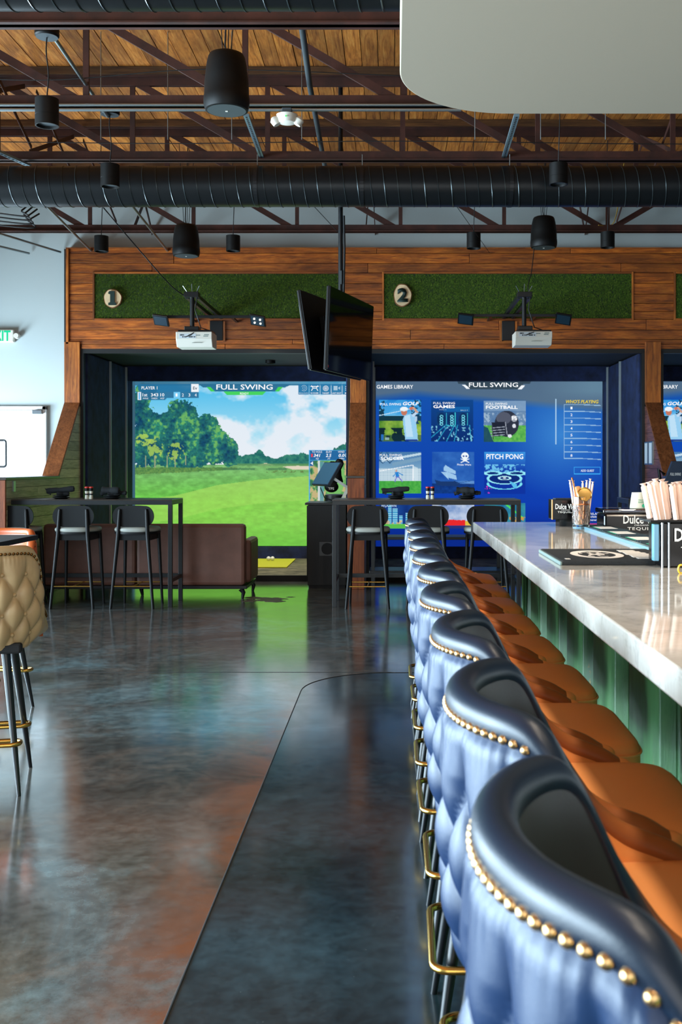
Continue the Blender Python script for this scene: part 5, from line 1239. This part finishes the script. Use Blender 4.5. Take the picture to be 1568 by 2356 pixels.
# black caddies with white lettering
def caddy_text(par, cx, y, cz, w, k=1.0):
    text('Dulce Vida', M['white_print'], par, (cx, y, cz+.030*k), w, .042*k, bold=.02, name='brand_lettering'); text('ORGANIC', M['white_print'], par, (cx, y, cz+.002*k), w*.42, .007*k, name='small_lettering'); text('TEQUILA', M['white_print'], par, (cx, y, cz-.016*k), w*.78, .017*k, bold=.015, name='type_lettering', spacing=1.15)
cx0 = .795; cy0 = 5.22
t = thing('napkin_caddy', 'black napkin caddy with white lettering and a wooden edge, behind the tumbler', 'caddy', (.88, 5.3, BZ))
MB().box(cx0, cx0+.19, cy0, cy0+.14, BZ+.035, BZ+.135).build('box', M['caddy_black'], t, bev=.003)
MB().box(cx0+.035, cx0+.155, cy0+.01, cy0+.13, BZ, BZ+.035).build('foot', M['caddy_black'], t)
MB().box(cx0-.003, cx0+.0005, cy0-.001, cy0+.018, BZ+.035, BZ+.135).build('wood_edge', M['muddler'], t); MB().box(cx0+.02, cx0+.17, cy0+.03, cy0+.12, BZ+.135, BZ+.14).build('napkin_stack', M['napkin'], t)
caddy_text(t, cx0+.066, cy0-.0015, BZ+.082, .105, .62)
# long condiment tray
tx0, tx1, ty0, ty1, tz = 1.02, 1.48, 5.05, 5.25, 1.075
tz = BZ-.03
t = thing('condiment_tray', 'long black condiment tray with a clear lid behind the rail mat', 'tray', (1.25, 5.15, tz))
TR_ = MB().box(tx0, tx1, ty0, ty1, 1.032, 1.142).build('tray_body', M['caddy_black'], t, bev=.012)
MB().box(tx0-.006, tx1+.006, ty0-.006, ty1+.006, 1.143, 1.165).build('clear_lid', M['glass'], t, bev=.006)
MB().box(tx0+.02, tx1-.02, ty0-.001, ty0+.002, 1.04, 1.046).build('lower_lip', M['grey_grille'], t)
caddy_text(t, xpx(1472, ty0)+.01, ty0-.002, 1.085, .185, 1.0)
# plastic cup upside down on the tray
ux, uy = xpx(1467, 5.15), 5.15
t = thing('plastic_cup', 'upturned translucent plastic cup with green print on the tray', 'cup', (ux, uy, 1.166))
MB().lathe([(.040, 1.166), (.041, 1.169), (.032, 1.232), (.0315, 1.234), (.0305, 1.243), (.028, 1.243), (.027, 1.238), (.001, 1.238)], 28, (ux, uy, 0)).build('cup_wall', M['cup_plastic'], t, smooth=40)
text('LOCAL', M['green_print'], t, (ux+.008, uy-.0375, 1.206), .030, -.007, bold=.01); text('EWAY', M['green_print'], t, (ux+.010, uy-.0385, 1.196), .034, -.008, bold=.01)
m = MB(); P = [[(ux+.018+r*math.cos(a), uy-.0400, 1.179+r*math.sin(a)) for r in (0, .009)] for a in np.linspace(0, 2*PI, 14)]; m.grid(P); m.build('green_badge', M['green_print'], t)
# second caddy with wrapped straws
qx0, qy0 = xpx(1519, 3.12), 3.12
t = thing('straw_caddy', 'black straw caddy with white lettering on the counter beside the spill mat', 'caddy', (.9, 3.2, BZ))
MB().box(qx0, qx0+.22, qy0, qy0+.15, BZ+.001, BZ+.135).build('box', M['caddy_black'], t, bev=.004)
MB().box(qx0-.020, qx0-.004, qy0+.002, qy0+.03, BZ+.02, BZ+.13).build('side_panel', M['caddy_blue'], t, bev=.002)
for x in (qx0+.004, qx0+.024): MB().tube([(x, qy0-.004, BZ), (x, qy0-.004, BZ+.135)], .004, 8).build('chrome_rod', M['chrome'], t, smooth=50)
MB().box(qx0-.03, qx0+.22, qy0, qy0+.15, BZ+.1355, BZ+.142).build('rim', M['black_plastic'], t)
caddy_text(t, qx0+.125, qy0-.0055, BZ+.07, .17, .95)
for i in range(22):
    ox = -.004 + .0195*(i % 11); oy = .028 + .06*(i // 11) + .012*(i % 3); m = MB(); z0 = BZ+.1425
    x, y = qx0+ox, qy0+oy; L = .112 + random.uniform(-.004, .012); lx = -.20+.022*(i % 11)+random.uniform(-.03, .03)
    m.tube([(x + lx*q*L, y, z0+q*L) for q in (0, .3, .6, .9, .95, 1.0)], [.0088, .009, .0088, .009, .0055, .0112], 8)
    tag(m.build('paper_straw', M['straw_paper'], smooth=40), 'pale paper-wrapped straw standing in the straw caddy', 'straw', 'straws in the straw caddy')
tag(MB().tube([(xpx(1566, 2.95)+.008*math.cos(a), 2.95, BZ+.013+.012*math.sin(a)) for a in np.linspace(0, 2*PI, 14)], .003, 6).build('key_ring', M['tag_yellow'], smooth=60), 'small yellow ring lying by the straw caddy', 'ring')

# ================================================================== LEATHER BAR STOOLS
def sstep(t): t = np.clip(t, 0, 1); return t*t*(3-2*t)
LF = .225; _q = np.linspace(0, PI/2, 400); _ex = -.055-.17*np.cos(_q); _ey = .237*np.sin(_q)
_ea = np.concatenate([[0], np.cumsum(np.hypot(np.diff(_ex), np.diff(_ey)))]); HALF = float(_ea[-1]) + LF
def upath(s):
    """point and outward normal of the U-shaped back at signed arc length s (0 = middle of the back)"""
    a = abs(s); sg = 1 if s >= 0 else -1
    if a <= _ea[-1]:
        q = float(np.interp(a, _ea, _q)); p = (-.055-.17*math.cos(q), .237*math.sin(q)); n = Vector((-math.cos(q)/.17, math.sin(q)/.237)).normalized()
    else: p, n = (-.055 + a - float(_ea[-1]), .237), (0, 1)
    return (p[0], p[1]*sg), (n[0], n[1]*sg)
_zx = np.linspace(-.26, .20, 93); _zz = np.interp(_zx, [-.26, -.165, -.135, -.115, -.075, -.03, .02, .06, .10, .14, .17, .2], [1.046, 1.046, 1.04, 1.02, .955, .875, .802, .772, .758, .744, .722, .71])
for _ in range(3): _zz = np.convolve(np.pad(_zz, 2, 'edge'), np.ones(5)/5, 'valid')
def ztop(x): return float(np.interp(x, _zx, _zz)) + .014
NAIL = {}
def stool(label, mats, dz=0, loops=False, nails='joined', buttons=False, group=None, nail_mat='nail_brass'):
    outer, roll, inner, seat = mats
    t = thing('leather_bar_stool', label, 'bar stool', group=group)
    ns = 231; S_ = np.linspace(-HALF, HALF, ns); zb = .635
    PO, PR, PI_ = [], [], []
    for s in S_:
        (x, y), (nx, ny) = upath(s); zt = ztop(x); zn = zt-.012
        amp = float(sstep((.03-x)/.10)); row = []
        for v in np.linspace(0, 1, 44):
            z = zb + (zn-zb)*v; off = -.05*max(0, 1-v/.5)**2 + .010*math.sin(PI*min(1, v*1.05))
            z0 = .955; a = s/.104 + (z-z0)/.17; b = s/.104 - (z-z0)/.17
            if z <= z0: h = abs(math.sin(PI*a)*math.sin(PI*b))**.5
            else: h = abs(math.sin(PI*s/.104))**.6; k_ = min(1, (z-z0)/.06); h = h*(1-.75*k_) + .75*k_ + .06*max(0, k_-.45)*(math.sin(2*PI*s/.0165)-1)
            fade = min(1, (1-v)/.05)*min(1, v/.12)
            off += amp*fade*.030*(h-.6)
            if v > .93: off -= .006*(v-.93)/.07
            row.append((x+nx*off, y+ny*off, z+dz))
        PO.append(row)
        r = .022; row = []
        for q in np.linspace(math.radians(-38), math.radians(205), 15):
            off = -.015 + r*math.cos(q)*1.0; z = zt-.006 + r*math.sin(q)*1.05; row.append((x+nx*off, y+ny*off, z+dz))
        PR.append(row); e = row[-1]
        row = []
        for v in np.linspace(0, 1, 12):
            off = -.035 - .030*math.sin(v*PI/2)**.7; z = (zt-.014)*(1-v) + .69*v; row.append((x+nx*off, y+ny*off, z+dz))
        PI_.append(row)
    MB().grid(PO).build('outer_back', M[outer], t, smooth=180, local=True)
    MB().grid(PR).build('top_roll', M[roll], t, smooth=180, local=True)
    MB().grid(PI_).build('inner_back', M[inner], t, smooth=180, local=True)
    for end in (0, -1):
        loop = PO[end] + PR[end] + PI_[end]; c = np.mean(np.array(loop), 0); c[2] = (loop[0][2]+loop[len(PO[0])][2])/2; A = np.array(loop)
        rows = []
        for ph in np.linspace(0, PI/2, 7):
            B = A.copy(); B[:,1] = c[1] + (A[:,1]-c[1])*math.cos(ph); B[:,0] = A[:,0] + .028*math.sin(ph); B[:,2] = A[:,2] - (A[:,2]-.64-dz)*.0*math.sin(ph)
            top = A[:,2] > A[:,2].max()-.03; B[top,2] = A[top,2] - .02*(1-math.cos(ph))
            rows.append(B)
        MB().grid(np.array(rows)).build('wing_front', M[seat], t, smooth=180, local=True)
    # seat cushion with welt, seat frame
    def outl(k_, z, e=7):
        o = []
        for a in np.linspace(0, 2*PI, 73)[:-1]:
            ca, sa = math.cos(a), math.sin(a); X_ = math.copysign(abs(ca)**(2/e), ca); Y_ = math.copysign(abs(sa)**(2/e), sa)
            o.append((.062+.210*k_*X_, .222*k_*Y_*(1 if X_ > 0 else 1+.22*X_), z+dz))
        return o
    MB().grid([outl(k_, z) for k_, z in ((.001, .665), (.97, .665), (.995, .675), (1.0, .71), (.997, .728), (.98, .741), (.92, .750), (.75, .757), (.45, .761), (.001, .762))], closed_v=True).build('seat_cushion', M[seat], t, smooth=180, local=True)
    MB().tube(outl(1.004, .726), .0032, 6, closed=True).build('seat_welt', M[seat], t, smooth=180, local=True)
    MB().box(-.16, .22, -.17, .17, .62+dz, .665+dz).build('seat_frame', M['black_matte'], t, bev=.01, local=True)
    zl = .63+dz
    for sx, fx in ((-.10, -.195), (.13, .225)):
        for sg in (-1, 1):
            MB().tube([(fx, sg*.165, 0), (fx+(sx-fx)*.3, sg*(.165-.065*.3), zl*.3), (sx, sg*.10, zl)], [.0085, .013, .019], 12).build('leg', M['black_metal'], t, smooth=50, local=True)
    # brass foot rail
    def rrect(x0, x1, y0, y1, r, z):
        pts = []
        for cx, cy, a0 in ((x1-r, y1-r, 0), (x0+r, y1-r, PI/2), (x0+r, y0+r, PI), (x1-r, y0+r, 3*PI/2)):
            for a in np.linspace(a0, a0+PI/2, 6): pts.append((cx+r*math.cos(a), cy+r*math.sin(a), z))
        return pts
    if loops:
        for xa in (-.205, .12): MB().tube(rrect(xa, xa+.075, -.168, .168, .034, .215), .0095, 10, closed=True).build('foot_rail', M['brass'], t, smooth=180, local=True)
    else: MB().tube(rrect(-.205, .215, -.175, .175, .035, .225), .0095, 10, closed=True).build('foot_rail', M['brass'], t, smooth=180, local=True)
    # nailheads along the roll
    step = .0165; n = int(2*(HALF-.02)/step); pts = []
    for i in range(n+1):
        s = -HALF+.02 + i*step; (x, y), (nx, ny) = upath(s); pts.append(((x+nx*.004, y+ny*.004, ztop(x)-.017+dz), (nx, ny)))
    if nails == 'each':
        src = None
        for p, nn in pts:
            if src is None: src = MB().sphere((0, 0, 0), .0066, 10, 6).build('nailhead', M[nail_mat], t, smooth=180, local=True); src.location = p
            else: inst(src, t, p)
    else:
        m = MB()
        for p, nn in pts: m.sphere(p, .0066, 8, 5)
        stuff(m.build('nailhead_trim', M[nail_mat], t, smooth=180, local=True))
    if buttons:
        for r_ in range(4):
            z = .955-.085*r_
            for k_ in range(-6, 7):
                s = .104*k_ + (.052 if r_ % 2 else 0)
                if abs(s) > .30: continue
                (x, y), (nx, ny) = upath(s); off = -.006 - .05*max(0, 1-((z-zb)/.41)/.5)**2
                MB().sphere((x+nx*off, y+ny*off, z+dz), .0085, 10, 6).build('button', M[outer], t, smooth=180, local=True)
    return t
navy = ('stool_outer', 'stool_roll', 'stool_inner', 'tan_leather')
ordn = ['first', 'second', 'third', 'fourth', 'fifth', 'sixth', 'seventh', 'eighth', 'ninth', 'tenth']
G = 'leather stools along the bar'
near = stool('', navy, nails='each', group=G); base = None
base = stool('', navy, group=G)
N = 10
for i in range(N):
    lab = f'navy-backed tan leather stool at the bar, {ordn[9-i]} from the far end of the counter'
    x, y, rz = .300 + random.uniform(-.005, .005), .905+.548*i, random.uniform(-.025, .025)
    if i == 9: lab = 'navy-backed tan leather stool at the bar, standing at the far end of the counter'
    if i == 0: near.location = (x, y, 0); near['label'] = lab
    elif i == 1: copy_tree(near, (x, y, 0), rz, lab)
    elif i == 2: base.location = (x, y, 0); base.rotation_euler = (0, 0, rz); base['label'] = lab
    else: copy_tree(base, (x, y, 0), rz, lab)
# stools at the pub table on the left
cs = stool('cream tufted leather stool with a nailhead trim at the small dark table', ('cream_leather', 'cream_leather', 'orange_leather', 'orange_leather'), dz=-.035, loops=True, nails='each', buttons=True, nail_mat='dark_brass')
cs.location = (-1.765, 4.50, 0); cs.rotation_euler = (0, 0, math.radians(103))
os_ = stool('orange leather stool facing the small dark table, behind the cream one', ('orange_leather', 'orange_leather', 'orange_leather', 'orange_leather'), dz=-.06, loops=True, nails='each', nail_mat='dark_brass')
os_.location = (-2.26, 5.80, 0); os_.rotation_euler = (0, 0, math.radians(-102))
t = thing('pub_table', 'small square dark pub table between the cream and orange stools', 'table', (-2.2, 4.98, 0))
MB().box(-2.58, -1.825, 4.62, 5.36, .995, 1.02).build('table_top', M['dark_wood'], t, bev=.003)
MB().tube([(-2.2, 4.99, .03), (-2.2, 4.99, .995)], .035, 14).build('column', M['black_metal'], t, smooth=50)
MB().lathe([(.001, .0), (.20, .0), (.20, .015), (.05, .035), (.001, .036)], 28, (-2.2, 4.99, 0)).build('base', M['black_metal'], t, smooth=40)

# invented warm lamps, added in the soffit to brighten the stool seats
for x, y, ang in ((.75, .35, 0), (.75, 1.35, 10), (.75, 2.35, 20), (.75, 3.3, 40), (1.8, 1.2, 0), (1.8, 2.9, 20)):
    t = thing('added_soffit_lamp', 'added round lamp in the white soffit, brightening the stool seats', 'lamp', (x, y, 3.27), group='added soffit lamps')
    MB().lathe([(.045, 3.289), (.07, 3.282), (.072, 3.289)], 24, (x, y, 0)).build('trim_ring', M['white_plastic'], t, smooth=40)
    l = bpy.data.lights.new('added_soffit_spot', 'SPOT'); l.energy = 130 if ang < 30 else 260; l.color = (1, .84, .66); l.spot_size = 1.5; l.spot_blend = .7; l.shadow_soft_size = .12
    lo = bpy.data.objects.new('added_soffit_spot', l); C.objects.link(lo); lo.location = (x, y, 3.275); lo.rotation_euler = (math.radians(ang), 0, 0)
